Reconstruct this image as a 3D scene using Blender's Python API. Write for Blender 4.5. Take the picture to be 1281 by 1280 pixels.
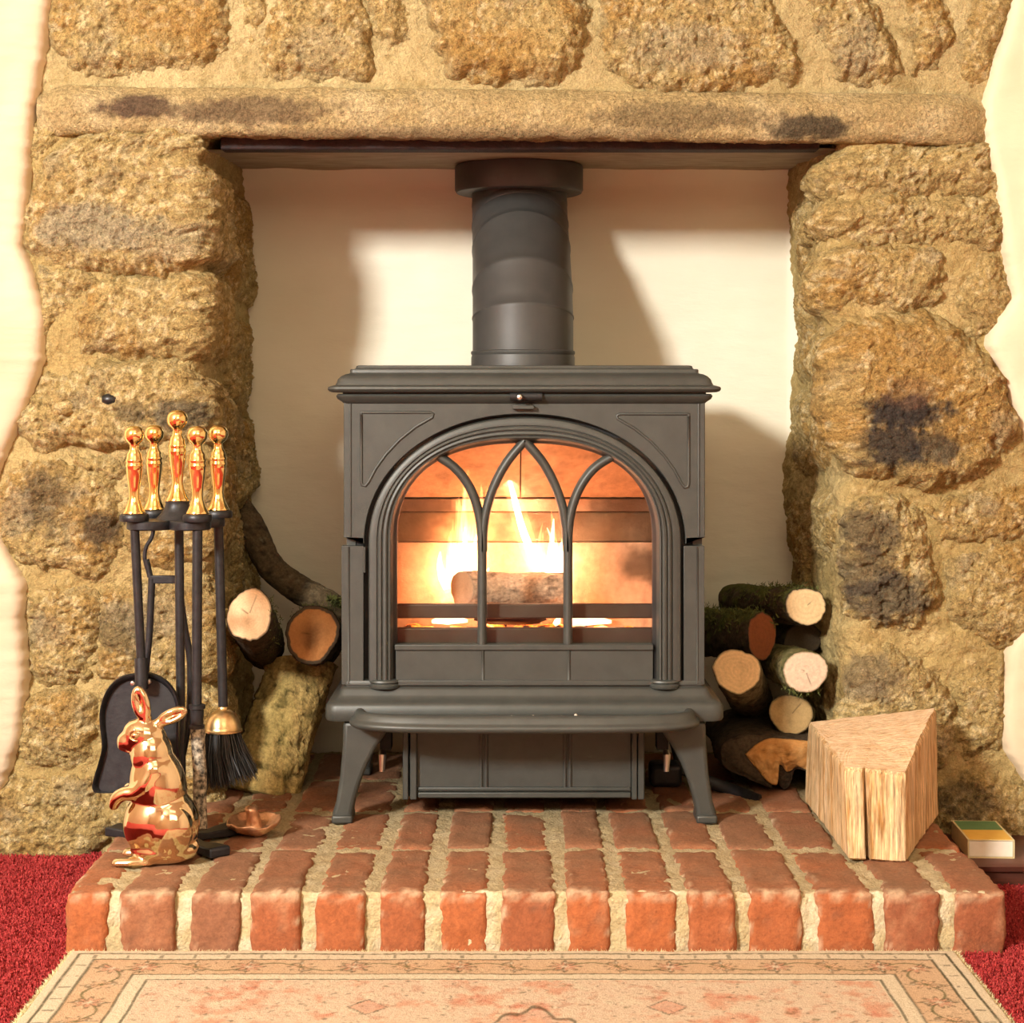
import bpy, bmesh, math, random
import numpy as np
from mathutils import Vector, Matrix

for o in list(bpy.data.objects):
    bpy.data.objects.remove(o, do_unlink=True)
S = bpy.context.scene
COL = S.collection
PI = math.pi
random.seed(7)
RNG = np.random.default_rng(11)

# ------------------------------------------------------------------ camera, light, exposure
F = 2310.0          # focal length in pixels of the 1281 px wide frame
ZC = 0.68           # eye height above the carpet
HY = 500.0          # horizon row
cam = bpy.data.cameras.new('camera')
camo = bpy.data.objects.new('camera', cam)
COL.objects.link(camo)
cam.sensor_width = 36.0
cam.lens = 36.0 * F / 1281.0
cam.shift_y = -(640.0 - HY) / 1281.0
cam.clip_start = 0.02
camo.location = (0, 0, ZC)
camo.rotation_euler = (PI / 2, 0, 0)
S.camera = camo

W = bpy.data.worlds.new('world')
S.world = W
W.use_nodes = True
W.node_tree.nodes['Background'].inputs['Color'].default_value = (1.0, 0.85, 0.62, 1)
W.node_tree.nodes['Background'].inputs['Strength'].default_value = 0.15


def area(name, loc, aim, size, power, col):
    l = bpy.data.lights.new(name, 'AREA')
    l.shape = 'RECTANGLE'
    l.size, l.size_y = size
    l.energy = power
    l.color = col
    o = bpy.data.objects.new(name, l)
    COL.objects.link(o)
    o.location = loc
    o.rotation_euler = (Vector(aim) - Vector(loc)).to_track_quat('-Z', 'Y').to_euler()
    return o


area('key_lamp', (-2.03, -0.60, 1.96), (0.0, 2.9, 0.60), (0.42, 0.42), 230, (1.0, 0.97, 0.91))
area('front_fill', (0.45, -0.65, 1.82), (0.0, 2.9, 0.55), (1.6, 1.0), 20.5, (1.0, 0.91, 0.64))  # added soft fill facing the hearth, lifts the shade in the recess
area('overhead_fill', (0.1, 0.9, 2.35), (0.0, 1.6, 0.0), (1.0, 0.8), 4.5, (1.0, 0.88, 0.62))  # added weak fill from overhead, not a known lamp
S.view_settings.view_transform = 'Standard'
S.view_settings.look = 'None'
S.view_settings.gamma = 1.0
S.view_settings.use_curve_mapping = False
S.view_settings.exposure = 0.0
S.cycles.use_denoising = True
S.cycles.max_bounces = 8


# ------------------------------------------------------------------ helpers
def P(px, py, Y):
    """photograph pixel at depth Y -> world point"""
    return Vector(((px - 640.5) * Y / F, Y, ZC + (HY - py) * Y / F))


_perm = np.random.default_rng(3).permutation(256)
_perm = np.concatenate([_perm, _perm, _perm])
_g = np.random.default_rng(4).normal(size=(256, 3))
_g /= np.linalg.norm(_g, axis=1)[:, None]


def perlin(p):
    p = np.asarray(p, float)
    i = np.floor(p).astype(int)
    f = p - i
    i &= 255
    u = f * f * f * (f * (f * 6 - 15) + 10)
    out = 0
    for dx in (0, 1):
        for dy in (0, 1):
            for dz in (0, 1):
                h = _perm[_perm[_perm[i[:, 0] + dx] + i[:, 1] + dy] + i[:, 2] + dz]
                g = _g[h]
                d = (g[:, 0] * (f[:, 0] - dx) + g[:, 1] * (f[:, 1] - dy) + g[:, 2] * (f[:, 2] - dz))
                w = (u[:, 0] if dx else 1 - u[:, 0]) * (u[:, 1] if dy else 1 - u[:, 1]) * (u[:, 2] if dz else 1 - u[:, 2])
                out = out + w * d
    return out * 1.5


def fbm(p, scale, octv=4, gain=0.5, seed=0.0):
    p = np.asarray(p, float) * scale + seed * 17.31
    a, s, n = 0, 1.0, 0.0
    for k in range(octv):
        a = a + s * perlin(p * 2.03 ** k + 5.7 * k)
        n += s
        s *= gain
    return a / n


def sstep(a, b, x):
    t = np.clip((x - a) / (b - a), 0, 1)
    return t * t * (3 - 2 * t)


def mixc(a, b, t):
    a, b = np.asarray(a, float), np.asarray(b, float)
    t = np.asarray(t)[:, None]
    return a * (1 - t) + b * t


def mesh(name, v, f, mat=None, parent=None, smooth=True, col=None, sharp=None):
    me = bpy.data.meshes.new(name)
    v = [tuple(x) for x in v] if not isinstance(v, np.ndarray) else v.tolist()
    f = f.tolist() if isinstance(f, np.ndarray) else [tuple(int(i) for i in q) for q in f]
    me.from_pydata(v, [], f)
    me.update()
    if smooth:
        me.polygons.foreach_set('use_smooth', [True] * len(me.polygons))
    if sharp is not None:
        me.set_sharp_from_angle(angle=math.radians(sharp))
    if col is not None:
        a = me.color_attributes.new('Col', 'FLOAT_COLOR', 'POINT')
        c = np.ones((len(v), 4), np.float32)
        c[:, :3] = col
        a.data.foreach_set('color', c.ravel())
    o = bpy.data.objects.new(name, me)
    COL.objects.link(o)
    if mat is not None:
        for m in (mat if isinstance(mat, (list, tuple)) else [mat]):
            me.materials.append(m)
    if parent is not None:
        o.parent = parent
        o.matrix_parent_inverse = Matrix.Translation(-parent.location) if parent.type == 'EMPTY' else Matrix.Identity(4)
    return o


def tag(o, label=None, cat=None, group=None, kind=None):
    if label: o['label'] = label
    if cat: o['category'] = cat
    if group: o['group'] = group
    if kind: o['kind'] = kind
    return o


def thing(name, label, cat, loc, group=None):
    o = bpy.data.objects.new(name, None)
    COL.objects.link(o)
    o.location = loc
    o.empty_display_size = 0.05
    return tag(o, label, cat, group)


def fix_normals(o):
    bm = bmesh.new()
    bm.from_mesh(o.data)
    bmesh.ops.recalc_face_normals(bm, faces=bm.faces)
    bm.to_mesh(o.data)
    bm.free()
    return o


def bevel(o, w, seg=2, ang=30):
    m = o.modifiers.new('bevel', 'BEVEL')
    m.width = w
    m.segments = seg
    m.limit_method = 'ANGLE'
    m.angle_limit = math.radians(ang)
    m.harden_normals = False
    return o


class MB:
    """collects shapes into one mesh"""
    def __init__(s):
        s.v, s.f, s.c = [], [], []

    def add(s, v, f):
        n = len(s.v)
        s.v += [tuple(x) for x in v]
        s.f += [tuple(int(i) + n for i in q) for q in f]
        return s

    def box(s, x0, x1, y0, y1, z0, z1):
        v = [(x, y, z) for z in (z0, z1) for y in (y0, y1) for x in (x0, x1)]
        f = [(0, 2, 3, 1), (4, 5, 7, 6), (0, 1, 5, 4), (2, 6, 7, 3), (0, 4, 6, 2), (1, 3, 7, 5)]
        return s.add(v, f)

    def tube(s, pts, rad, n=12, caps=True, squash=None):
        v, f = tube(pts, rad, n, caps, squash)
        return s.add(v, f)

    def lathe(s, prof, o, n=28, axis=None):
        v, f = lathe(prof, o, n, axis)
        return s.add(v, f)

    def build(s, name, mat, parent=None, smooth=True, sharp=35):
        return mesh(name, s.v, s.f, mat, parent, smooth, None, sharp)


def tube(pts, rad, n=12, caps=True, squash=None):
    pts = [Vector(p) for p in pts]
    m = len(pts)
    if not isinstance(rad, (list, tuple, np.ndarray)):
        rad = [rad] * m
    elif len(rad) != m:
        rad = list(np.interp(np.linspace(0, 1, m), np.linspace(0, 1, len(rad)), rad))
    v, f = [], []
    t0 = (pts[1] - pts[0]).normalized()
    up = Vector((0, 1, 0)) if abs(t0.y) < 0.9 else Vector((1, 0, 0))
    side = t0.cross(up).normalized()
    for i, p in enumerate(pts):
        a = pts[max(i - 1, 0)]
        b = pts[min(i + 1, m - 1)]
        t = (b - a).normalized()
        side = (side - t * side.dot(t)).normalized()
        nn = side.cross(t).normalized()
        sq = squash or (1, 1)
        for k in range(n):
            a_ = 2 * PI * k / n
            v.append(p + side * (math.cos(a_) * rad[i] * sq[0]) + nn * (math.sin(a_) * rad[i] * sq[1]))
    for i in range(m - 1):
        for k in range(n):
            f.append((i * n + k, i * n + (k + 1) % n, (i + 1) * n + (k + 1) % n, (i + 1) * n + k))
    if caps:
        f.append(tuple(range(n)))
        f.append(tuple((m - 1) * n + k for k in reversed(range(n))))
    return v, f


def lathe(prof, o, n=28, axis=None):
    """prof: (radius, height) list, revolved about axis through o"""
    o = Vector(o)
    q = Vector(axis).normalized().to_track_quat('Z', 'Y') if axis is not None else None
    v, f = [], []
    for r, h in prof:
        for k in range(n):
            a = 2 * PI * k / n
            p = Vector((r * math.cos(a), r * math.sin(a), h))
            if q: p = q @ p
            v.append(o + p)
    m = len(prof)
    for i in range(m - 1):
        for k in range(n):
            f.append((i * n + k, i * n + (k + 1) % n, (i + 1) * n + (k + 1) % n, (i + 1) * n + k))
    f.append(tuple(reversed(range(n))))
    f.append(tuple((m - 1) * n + k for k in range(n)))
    return v, f


def smooth_path(pts, per=6):
    """Catmull-Rom through points"""
    pts = [Vector(p) for p in pts]
    out = []
    for i in range(len(pts) - 1):
        p0, p1, p2, p3 = pts[max(i - 1, 0)], pts[i], pts[i + 1], pts[min(i + 2, len(pts) - 1)]
        for k in range(per):
            t = k / per
            out.append(0.5 * ((2 * p1) + (p2 - p0) * t + (2 * p0 - 5 * p1 + 4 * p2 - p3) * t * t + (3 * p1 - p0 - 3 * p2 + p3) * t ** 3))
    out.append(pts[-1])
    return out


def ipl(tab, x):
    a = np.array(tab, float)
    return np.interp(x, a[:, 0], a[:, 1])


# ------------------------------------------------------------------ materials
def newmat(name):
    m = bpy.data.materials.new(name)
    m.use_nodes = True
    nt = m.node_tree
    return m, nt, nt.nodes['Principled BSDF']


def N(nt, typ, **kw):
    n = nt.nodes.new(typ)
    for k, v in kw.items():
        if k in n.inputs.keys() if isinstance(k, str) else False:
            n.inputs[k].default_value = v
        else:
            setattr(n, k, v)
    return n


def noise_node(nt, scale, detail=4, rough=0.55, stretch=None):
    tc = nt.nodes.new('ShaderNodeTexCoord')
    mp = nt.nodes.new('ShaderNodeMapping')
    if stretch: mp.inputs['Scale'].default_value = stretch
    nz = nt.nodes.new('ShaderNodeTexNoise')
    nz.inputs['Scale'].default_value = scale
    nz.inputs['Detail'].default_value = detail
    nz.inputs['Roughness'].default_value = rough
    nt.links.new(tc.outputs['Object'], mp.inputs['Vector'])
    nt.links.new(mp.outputs['Vector'], nz.inputs['Vector'])
    return nz


def ramp(nt, src, stops):
    r = nt.nodes.new('ShaderNodeValToRGB')
    e = r.color_ramp.elements
    while len(e) < len(stops): e.new(0.5)
    for i, (p, c) in enumerate(stops):
        e[i].position = p
        e[i].color = (*c, 1) if len(c) == 3 else c
    nt.links.new(src, r.inputs['Fac'])
    return r


def add_bump(nt, b, layers):
    """layers: (scale, detail, strength, distance, stretch)"""
    prev = None
    for sc, de, st, di, stretch in layers:
        nz = noise_node(nt, sc, de, 0.6, stretch)
        bp = nt.nodes.new('ShaderNodeBump')
        bp.inputs['Strength'].default_value = st
        bp.inputs['Distance'].default_value = di
        nt.links.new(nz.outputs['Fac'], bp.inputs['Height'])
        if prev: nt.links.new(prev.outputs['Normal'], bp.inputs['Normal'])
        prev = bp
    nt.links.new(prev.outputs['Normal'], b.inputs['Normal'])


def mat_noise(name, stops, scale, rough=0.6, metal=0.0, bump=None, detail=5, stretch=None, spec=0.5):
    m, nt, b = newmat(name)
    nz = noise_node(nt, scale, detail, 0.6, stretch)
    r = ramp(nt, nz.outputs['Fac'], stops)
    nt.links.new(r.outputs['Color'], b.inputs['Base Color'])
    b.inputs['Roughness'].default_value = rough
    b.inputs['Metallic'].default_value = metal
    b.inputs['Specular IOR Level'].default_value = spec
    if bump: add_bump(nt, b, bump)
    return m


def mat_col(name, rough=0.85, grain=(260, 0.75, 1.2), bump=None, spec=0.3, grain2=None, stretch=None):
    """vertex colour 'Col' times a fine grain"""
    m, nt, b = newmat(name)
    at = nt.nodes.new('ShaderNodeAttribute')
    at.attribute_name = 'Col'
    src = at.outputs['Color']
    for g in (grain, grain2):
        if not g: continue
        nz = noise_node(nt, g[0], 4, 0.65, stretch)
        r = ramp(nt, nz.outputs['Fac'], [(0.25, (g[1],) * 3), (0.75, (g[2],) * 3)])
        mx = nt.nodes.new('ShaderNodeMix')
        mx.data_type = 'RGBA'
        mx.blend_type = 'MULTIPLY'
        mx.inputs['Factor'].default_value = 1
        nt.links.new(src, mx.inputs['A'])
        nt.links.new(r.outputs['Color'], mx.inputs['B'])
        src = mx.outputs['Result']
    nt.links.new(src, b.inputs['Base Color'])
    b.inputs['Roughness'].default_value = rough
    b.inputs['Specular IOR Level'].default_value = spec
    if bump: add_bump(nt, b, bump)
    return m


M_STONE = mat_col('rough_sandstone', 0.9, (170, 0.50, 1.42), [(420, 4, 0.9, 0.005, None), (150, 4, 0.8, 0.008, None)], 0.2, (520, 0.62, 1.36))
M_MORTAR = mat_col('lime_mortar', 0.95, (210, 0.72, 1.22), [(400, 3, 0.8, 0.004, None), (90, 4, 0.7, 0.006, None)], 0.15, (520, 0.75, 1.24))
M_PLASTER = mat_noise('cream_plaster', [(0.3, (0.70, 0.58, 0.40)), (0.7, (0.78, 0.66, 0.48))], 3.0, 0.75, 0, [(14, 4, 0.25, 0.01, (1, 1, 2.5)), (160, 2, 0.1, 0.001, None)], 3, None, 0.25)
M_RECESS = mat_noise('pale_limewash', [(0.3, (0.79, 0.74, 0.58)), (0.7, (0.85, 0.81, 0.66))], 4.0, 0.65, 0, [(16, 4, 0.2, 0.006, (1, 1, 3)), (200, 2, 0.08, 0.001, None)], 3, None, 0.3)
M_IRONBAR = mat_noise('rusty_iron', [(0.3, (0.012, 0.008, 0.010)), (0.75, (0.05, 0.022, 0.016))], 60, 0.7, 0.2, [(150, 4, 0.6, 0.004, None)])
M_SOFFIT = mat_noise('sooty_slab', [(0.3, (0.24, 0.18, 0.11)), (0.7, (0.42, 0.33, 0.21))], 18, 0.8, 0, [(90, 4, 0.4, 0.004, None)], 5, (1, 3, 1))
M_BRICK = mat_col('red_brick', 0.85, (180, 0.72, 1.22), [(300, 4, 0.45, 0.003, None), (70, 4, 0.3, 0.004, None)], 0.25)
M_BRICKMORTAR = mat_col('pale_brick_mortar', 0.95, (240, 0.72, 1.15), [(260, 4, 0.7, 0.005, None)], 0.15)
M_STOVE = mat_noise('matt_black_cast_iron', [(0.3, (0.049, 0.052, 0.046)), (0.7, (0.062, 0.066, 0.058))], 40, 0.45, 0.2, [(700, 2, 0.12, 0.001, None)], 3)
M_STOVEDARK = mat_noise('dark_iron', [(0.3, (0.010, 0.010, 0.010)), (0.7, (0.02, 0.019, 0.018))], 40, 0.6, 0.2)
M_PIPE = mat_noise('matt_black_enamel', [(0.3, (0.045, 0.045, 0.042)), (0.7, (0.056, 0.055, 0.051))], 30, 0.48, 0.1, [(500, 2, 0.08, 0.001, None)], 3)
M_TOOL = mat_noise('black_iron', [(0.3, (0.012, 0.012, 0.014)), (0.7, (0.03, 0.03, 0.032))], 90, 0.42, 0.3, [(300, 3, 0.25, 0.001, None)])
M_ASHROD = mat_noise('ash_stained_iron', [(0.38, (0.03, 0.026, 0.022)), (0.5, (0.25, 0.21, 0.15)), (0.66, (0.55, 0.48, 0.36))], 150, 0.8, 0.1, [(220, 3, 0.5, 0.002, None)])
M_BRASS = mat_noise('polished_brass', [(0.3, (0.92, 0.68, 0.27)), (0.7, (0.96, 0.76, 0.36))], 30, 0.10, 1.0)
M_BRASSDULL = mat_noise('worn_brass', [(0.35, (0.62, 0.43, 0.18)), (0.6, (0.82, 0.64, 0.34))], 60, 0.32, 1.0, [(200, 3, 0.2, 0.001, None)])
M_RABBIT = mat_noise('burnished_copper_bronze', [(0.3, (0.74, 0.60, 0.37)), (0.7, (0.81, 0.67, 0.44))], 18, 0.09, 1.0)
M_CHROME = mat_noise('steel', [(0.3, (0.55, 0.52, 0.47)), (0.7, (0.62, 0.6, 0.55))], 40, 0.3, 1.0)
M_COPPER = mat_noise('beaten_copper', [(0.3, (0.55, 0.28, 0.14)), (0.7, (0.86, 0.52, 0.30))], 90, 0.32, 0.8, [(160, 4, 0.5, 0.003, None)])
M_BARK = mat_col('log_bark', 0.95, (220, 0.55, 1.4), [(140, 4, 0.8, 0.006, None)], 0.15)
M_ENDGRAIN = mat_col('end_grain_wood', 0.85, (150, 0.78, 1.22), [(260, 4, 0.8, 0.004, (0.35, 1, 1))], 0.2, (330, 0.75, 1.2), (0.3, 1.0, 1))
M_CUT = mat_col('cut_wood', 0.85, (300, 0.85, 1.12), [(350, 3, 0.35, 0.002, None)], 0.2)
M_MOSS = mat_noise('green_moss', [(0.3, (0.05, 0.06, 0.012)), (0.7, (0.16, 0.17, 0.04))], 120, 0.95)
M_BRISTLE = mat_noise('black_bristle', [(0.3, (0.008, 0.008, 0.009)), (0.7, (0.03, 0.028, 0.026))], 200, 0.5)
M_CARPET = mat_noise('red_carpet', [(0.3, (0.30, 0.022, 0.026)), (0.55, (0.48, 0.055, 0.052)), (0.8, (0.68, 0.15, 0.12))], 260, 0.95, 0, [(400, 3, 0.8, 0.004, None)], 4, None, 0.1)
M_RUG = mat_col('woven_rug', 0.95, (420, 0.72, 1.2), [(520, 3, 0.6, 0.003, None)], 0.1)
M_DARKWOOD = mat_noise('dark_red_wood', [(0.3, (0.055, 0.016, 0.010)), (0.7, (0.10, 0.032, 0.02))], 20, 0.4, 0, [(80, 3, 0.2, 0.002, (0.2, 1, 1))], 4, (0.1, 1, 1))
M_PAINT_G = mat_noise('green_card', [(0.3, (0.10, 0.22, 0.09)), (0.7, (0.13, 0.27, 0.11))], 40, 0.6)
M_PAINT_Y = mat_noise('yellow_card', [(0.3, (0.74, 0.45, 0.07)), (0.7, (0.82, 0.52, 0.10))], 40, 0.6)
M_CARD_W = mat_noise('white_card', [(0.3, (0.78, 0.72, 0.58)), (0.7, (0.86, 0.80, 0.68))], 60, 0.8)
M_CARD_C = mat_noise('cream_card', [(0.3, (0.66, 0.55, 0.28)), (0.7, (0.74, 0.63, 0.36))], 60, 0.7)
M_ROOM = mat_noise('room_paint', [(0.3, (0.62, 0.52, 0.38)), (0.7, (0.68, 0.58, 0.43))], 3, 0.8)
M_FIREBRICK = mat_col('fireclay', 0.9, (90, 0.8, 1.15), [(160, 4, 0.4, 0.003, None)], 0.2)
M_PEBBLE = mat_noise('black_pebble', [(0.3, (0.01, 0.01, 0.01)), (0.7, (0.03, 0.03, 0.028))], 60, 0.35)
M_ASH = mat_noise('ash', [(0.3, (0.5, 0.42, 0.33)), (0.7, (0.7, 0.62, 0.5))], 200, 0.95)


def mat_glass():
    m, nt, b = newmat('stove_glass')
    nt.nodes.remove(b)
    out = nt.nodes['Material Output']
    tr = nt.nodes.new('ShaderNodeBsdfTransparent')
    nz = noise_node(nt, 9, 4, 0.6)
    r = ramp(nt, nz.outputs['Fac'], [(0.35, (0.90, 0.84, 0.76)), (0.65, (0.97, 0.95, 0.92))])
    nt.links.new(r.outputs['Color'], tr.inputs['Color'])
    gl = nt.nodes.new('ShaderNodeBsdfGlossy')
    gl.inputs['Roughness'].default_value = 0.06
    fr = nt.nodes.new('ShaderNodeFresnel')
    fr.inputs['IOR'].default_value = 1.35
    mx = nt.nodes.new('ShaderNodeMixShader')
    nt.links.new(fr.outputs[0], mx.inputs[0])
    nt.links.new(tr.outputs[0], mx.inputs[1])
    nt.links.new(gl.outputs[0], mx.inputs[2])
    nt.links.new(mx.outputs[0], out.inputs['Surface'])
    return m


M_GLASS = mat_glass()


def mat_flame(name, col, strength):
    m, nt, b = newmat(name)
    nt.nodes.remove(b)
    out = nt.nodes['Material Output']
    em = nt.nodes.new('ShaderNodeEmission')
    em.inputs['Color'].default_value = (*col, 1)
    em.inputs['Strength'].default_value = strength
    nt.links.new(em.outputs[0], out.inputs['Volume'])
    return m


M_FLAME = mat_flame('flame_orange', (1.0, 0.52, 0.28), 3.8)
M_FLAMECORE = mat_flame('flame_core', (1.0, 0.70, 0.46), 20)
M_FLAMEPINK = mat_flame('flame_pink', (1.0, 0.60, 0.52), 42)


def mat_ember():
    m, nt, b = newmat('glowing_embers')
    nz = noise_node(nt, 38, 4, 0.6)
    r = ramp(nt, nz.outputs['Fac'], [(0.42, (0.0, 0.0, 0.0)), (0.55, (1.0, 0.18, 0.02)), (0.68, (1.0, 0.55, 0.2))])
    b.inputs['Base Color'].default_value = (0.03, 0.022, 0.02, 1)
    b.inputs['Roughness'].default_value = 0.9
    nt.links.new(r.outputs['Color'], b.inputs['Emission Color'])
    b.inputs['Emission Strength'].default_value = 7.0
    return m


M_EMBER = mat_ember()

# ------------------------------------------------------------------ the setting: room behind the camera
YF, YB = 2.75, 3.17                # mortar plane of the chimney breast, back of the recess
RX, RY, RZ = 2.3, -1.6, 2.4


def quad(name, pts, mat, kind='structure'):
    return tag(mesh(name, pts, [(0, 1, 2, 3)], mat, None, False), kind=kind)


quad('floor', [(-RX, RY, 0), (RX, RY, 0), (RX, 3.3, 0), (-RX, 3.3, 0)], M_CARPET)
quad('ceiling', [(-RX, RY, RZ), (-RX, 3.3, RZ), (RX, 3.3, RZ), (RX, RY, RZ)], M_ROOM)
quad('wall_west', [(-RX, RY, 0), (-RX, 3.3, 0), (-RX, 3.3, RZ), (-RX, RY, RZ)], M_ROOM)
quad('wall_east', [(RX, RY, 0), (RX, RY, RZ), (RX, 3.3, RZ), (RX, 3.3, 0)], M_ROOM)
quad('wall_south', [(-RX, RY, 0), (-RX, RY, RZ), (RX, RY, RZ), (RX, RY, 0)], M_ROOM)


# ------------------------------------------------------------------ stone chimney breast
YS = 2.73


def zpx(py, Y=YS): return ZC + (HY - np.asarray(py, float)) * Y / F
def xpx(px, Y=YS): return (np.asarray(px, float) - 640.5) * Y / F
def pyz(z, Y=YS): return HY - (np.asarray(z, float) - ZC) * F / Y


LCORN = [(100, 285), (165, 285), (200, 264), (215, 270), (330, 271), (380, 277), (440, 270), (480, 272), (545, 272), (575, 286), (700, 286), (1300, 288)]
LBACK = [(150, 300), (260, 304), (300, 307), (400, 307), (480, 304), (560, 311), (1300, 311)]
RCORN = [(100, 1040), (180, 1036), (210, 1018), (240, 1020), (300, 1010), (385, 1008), (405, 1026), (520, 1022), (600, 1042), (640, 1036), (780, 1042), (1300, 1046)]
RBACK = [(150, 984), (270, 992), (330, 997), (400, 1000), (520, 995), (600, 986), (650, 986), (730, 994), (1300, 998)]
CR = 0.030


LCORN = [(a, b - 26) for a, b in LCORN]
RCORN = [(a, b + 24) for a, b in RCORN]


def jamb_map(side, u, z, h):
    """u: metres past the corner (front negative, reveal positive); h: metres proud of the mortar"""
    py = pyz(z)
    if side == 'left':
        xc, xb, sg = xpx(ipl(LCORN, py)), xpx(ipl(LBACK, py), YB), 1.0
    else:
        xc, xb, sg = -xpx(ipl(RCORN, py)), -xpx(ipl(RBACK, py), YB), -1.0
    q = PI * CR / 4
    th = np.clip((u + q) / CR, 0, PI / 2)
    t = np.maximum(u - q, 0)
    fr = np.minimum(u + q, 0)
    X = xc - CR + fr + CR * np.sin(th) + (xb - xc) * np.clip(t / (YB - YF - CR), 0, 1.2)
    Y = YF + CR - CR * np.cos(th) + t
    X = X + h * np.sin(th)
    Y = Y - h * np.cos(th)
    return np.stack([X * sg, Y, z], 1)


def top_map(u, z, h):
    return np.stack([u, YF - h, z], 1)


def poly_sd(px, py, poly):
    """signed distance, positive inside"""
    n = len(poly)
    d = np.full(px.shape, 1e9)
    ins = np.zeros(px.shape, bool)
    for i in range(n):
        x0, y0 = poly[i]
        x1, y1 = poly[(i + 1) % n]
        ex, ey = x1 - x0, y1 - y0
        t = np.clip(((px - x0) * ex + (py - y0) * ey) / (ex * ex + ey * ey + 1e-12), 0, 1)
        d = np.minimum(d, np.hypot(px - x0 - t * ex, py - y0 - t * ey))
        c = ((y0 > py) != (y1 > py)) & (px < ex * (py - y0) / (ey if abs(ey) > 1e-12 else 1e-12) + x0)
        ins ^= c
    return np.where(ins, d, -d)


TAN, OCHRE, CREAM, GREY, SOOT = (0.475, 0.345, 0.135), (0.43, 0.262, 0.078), (0.74, 0.60, 0.32), (0.33, 0.28, 0.18), (0.045, 0.037, 0.033)
SPOTS = [  # soot and weather stains on the masonry: px, py, radius x, radius y, strength, colour
    (222, 520, 34, 20, 0.75, SOOT), (170, 515, 24, 14, 0.5, SOOT), (1128, 516, 58, 24, 0.97, SOOT), (1110, 556, 42, 32, 0.92, SOOT), (1160, 560, 34, 24, 0.75, SOOT), (1130, 490, 40, 24, 0.5, (0.20, 0.11, 0.06)),
    (1085, 665, 40, 34, 0.7, (0.09, 0.07, 0.05)), (1078, 715, 36, 36, 0.7, (0.10, 0.075, 0.05)), (1108, 748, 52, 36, 0.8, (0.08, 0.064, 0.048)), (62, 625, 32, 45, 0.6, SOOT), (130, 662, 30, 28, 0.75, SOOT), (25, 640, 20, 40, 0.5, GREY),
    (1085, 850, 45, 32, 0.55, (0.15, 0.115, 0.08)), (120, 285, 75, 35, 0.75, GREY), (200, 300, 50, 30, 0.5, GREY), (160, 785, 40, 35, 0.5, SOOT), (200, 770, 50, 40, 0.4, GREY),
    (60, 790, 30, 25, 0.4, GREY), (640, 60, 60, 22, 0.5, OCHRE), (400, 60, 40, 30, 0.35, GREY), (850, 60, 80, 35, 0.45, GREY), (1075, 60, 30, 40, 0.5, GREY),
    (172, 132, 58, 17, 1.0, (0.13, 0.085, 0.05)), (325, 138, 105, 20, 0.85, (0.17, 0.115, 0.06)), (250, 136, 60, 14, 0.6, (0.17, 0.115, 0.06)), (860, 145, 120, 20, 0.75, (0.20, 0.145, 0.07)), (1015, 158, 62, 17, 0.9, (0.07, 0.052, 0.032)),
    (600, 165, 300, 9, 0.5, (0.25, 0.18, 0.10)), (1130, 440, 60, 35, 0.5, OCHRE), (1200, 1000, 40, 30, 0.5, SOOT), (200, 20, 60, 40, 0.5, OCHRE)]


def spot_tint(col, pxs, pys, pos, seed=0.0):
    w = fbm(pos, 42, 4, 0.6, seed + 3)
    for sx, sy, rx, ry, st, c in SPOTS:
        d = np.hypot((pxs - sx) / rx, (pys - sy) / ry)
        t = sstep(1.15, 0.60, d + w * 0.7) * st
        col = mixc(col, c, t)
    return col


def stone_colour(pos, seed, tint):
    n1 = fbm(pos, 9, 3, 0.5, seed)
    n2 = fbm(pos, 30, 4, 0.6, seed + 5)
    n3 = fbm(pos, 95, 3, 0.6, seed + 9)
    c = mixc(np.tile(TAN, (len(pos), 1)), OCHRE, sstep(-0.1, 0.4, n1 + tint))
    c = mixc(c, CREAM, sstep(0.0, 0.40, n2 * 0.6 + n3 * 0.9 - tint * 0.3) * 0.85)
    c = mixc(c, GREY, sstep(0.12, 0.5, fbm(pos, 16, 3, 0.5, seed + 21)) * 0.45)
    return mixc(c, (0.22, 0.14, 0.05), sstep(0.12, 0.45, -n3 - n2 * 0.3) * 0.65)


def mortar_colour(q, side):
    n = fbm(q, 8, 4, 0.55, 31)
    a, b = ((0.43, 0.335, 0.155), (0.51, 0.41, 0.205)) if side == 'top' else ((0.41, 0.30, 0.118), (0.51, 0.39, 0.175))
    col = mixc(np.tile(a, (len(q), 1)), b, sstep(-0.2, 0.4, n))
    col = mixc(col, (0.25, 0.18, 0.062), sstep(0.08, 0.45, fbm(q, 22, 4, 0.6, 33)) * 0.6)
    return mixc(col, CREAM, sstep(0.15, 0.45, fbm(q, 60, 4, 0.6, 35)) * 0.4)


wall = bpy.data.objects.new('wall_front', None)
COL.objects.link(wall)
tag(wall, kind='structure')
wall.location = (0, YF, 0)


def grid_faces(nu, nv, keep=None):
    i = np.arange(nu * nv).reshape(nv, nu)
    q = np.stack([i[:-1, :-1], i[:-1, 1:], i[1:, 1:], i[1:, :-1]], -1).reshape(-1, 4)
    if keep is not None:
        q = q[keep[q].any(1)]
    return q


def compact(v, f, *arr):
    used = np.unique(f)
    m = np.full(len(v), -1)
    m[used] = np.arange(len(used))
    return (v[used], m[f]) + tuple(a[used] for a in arr)


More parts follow.
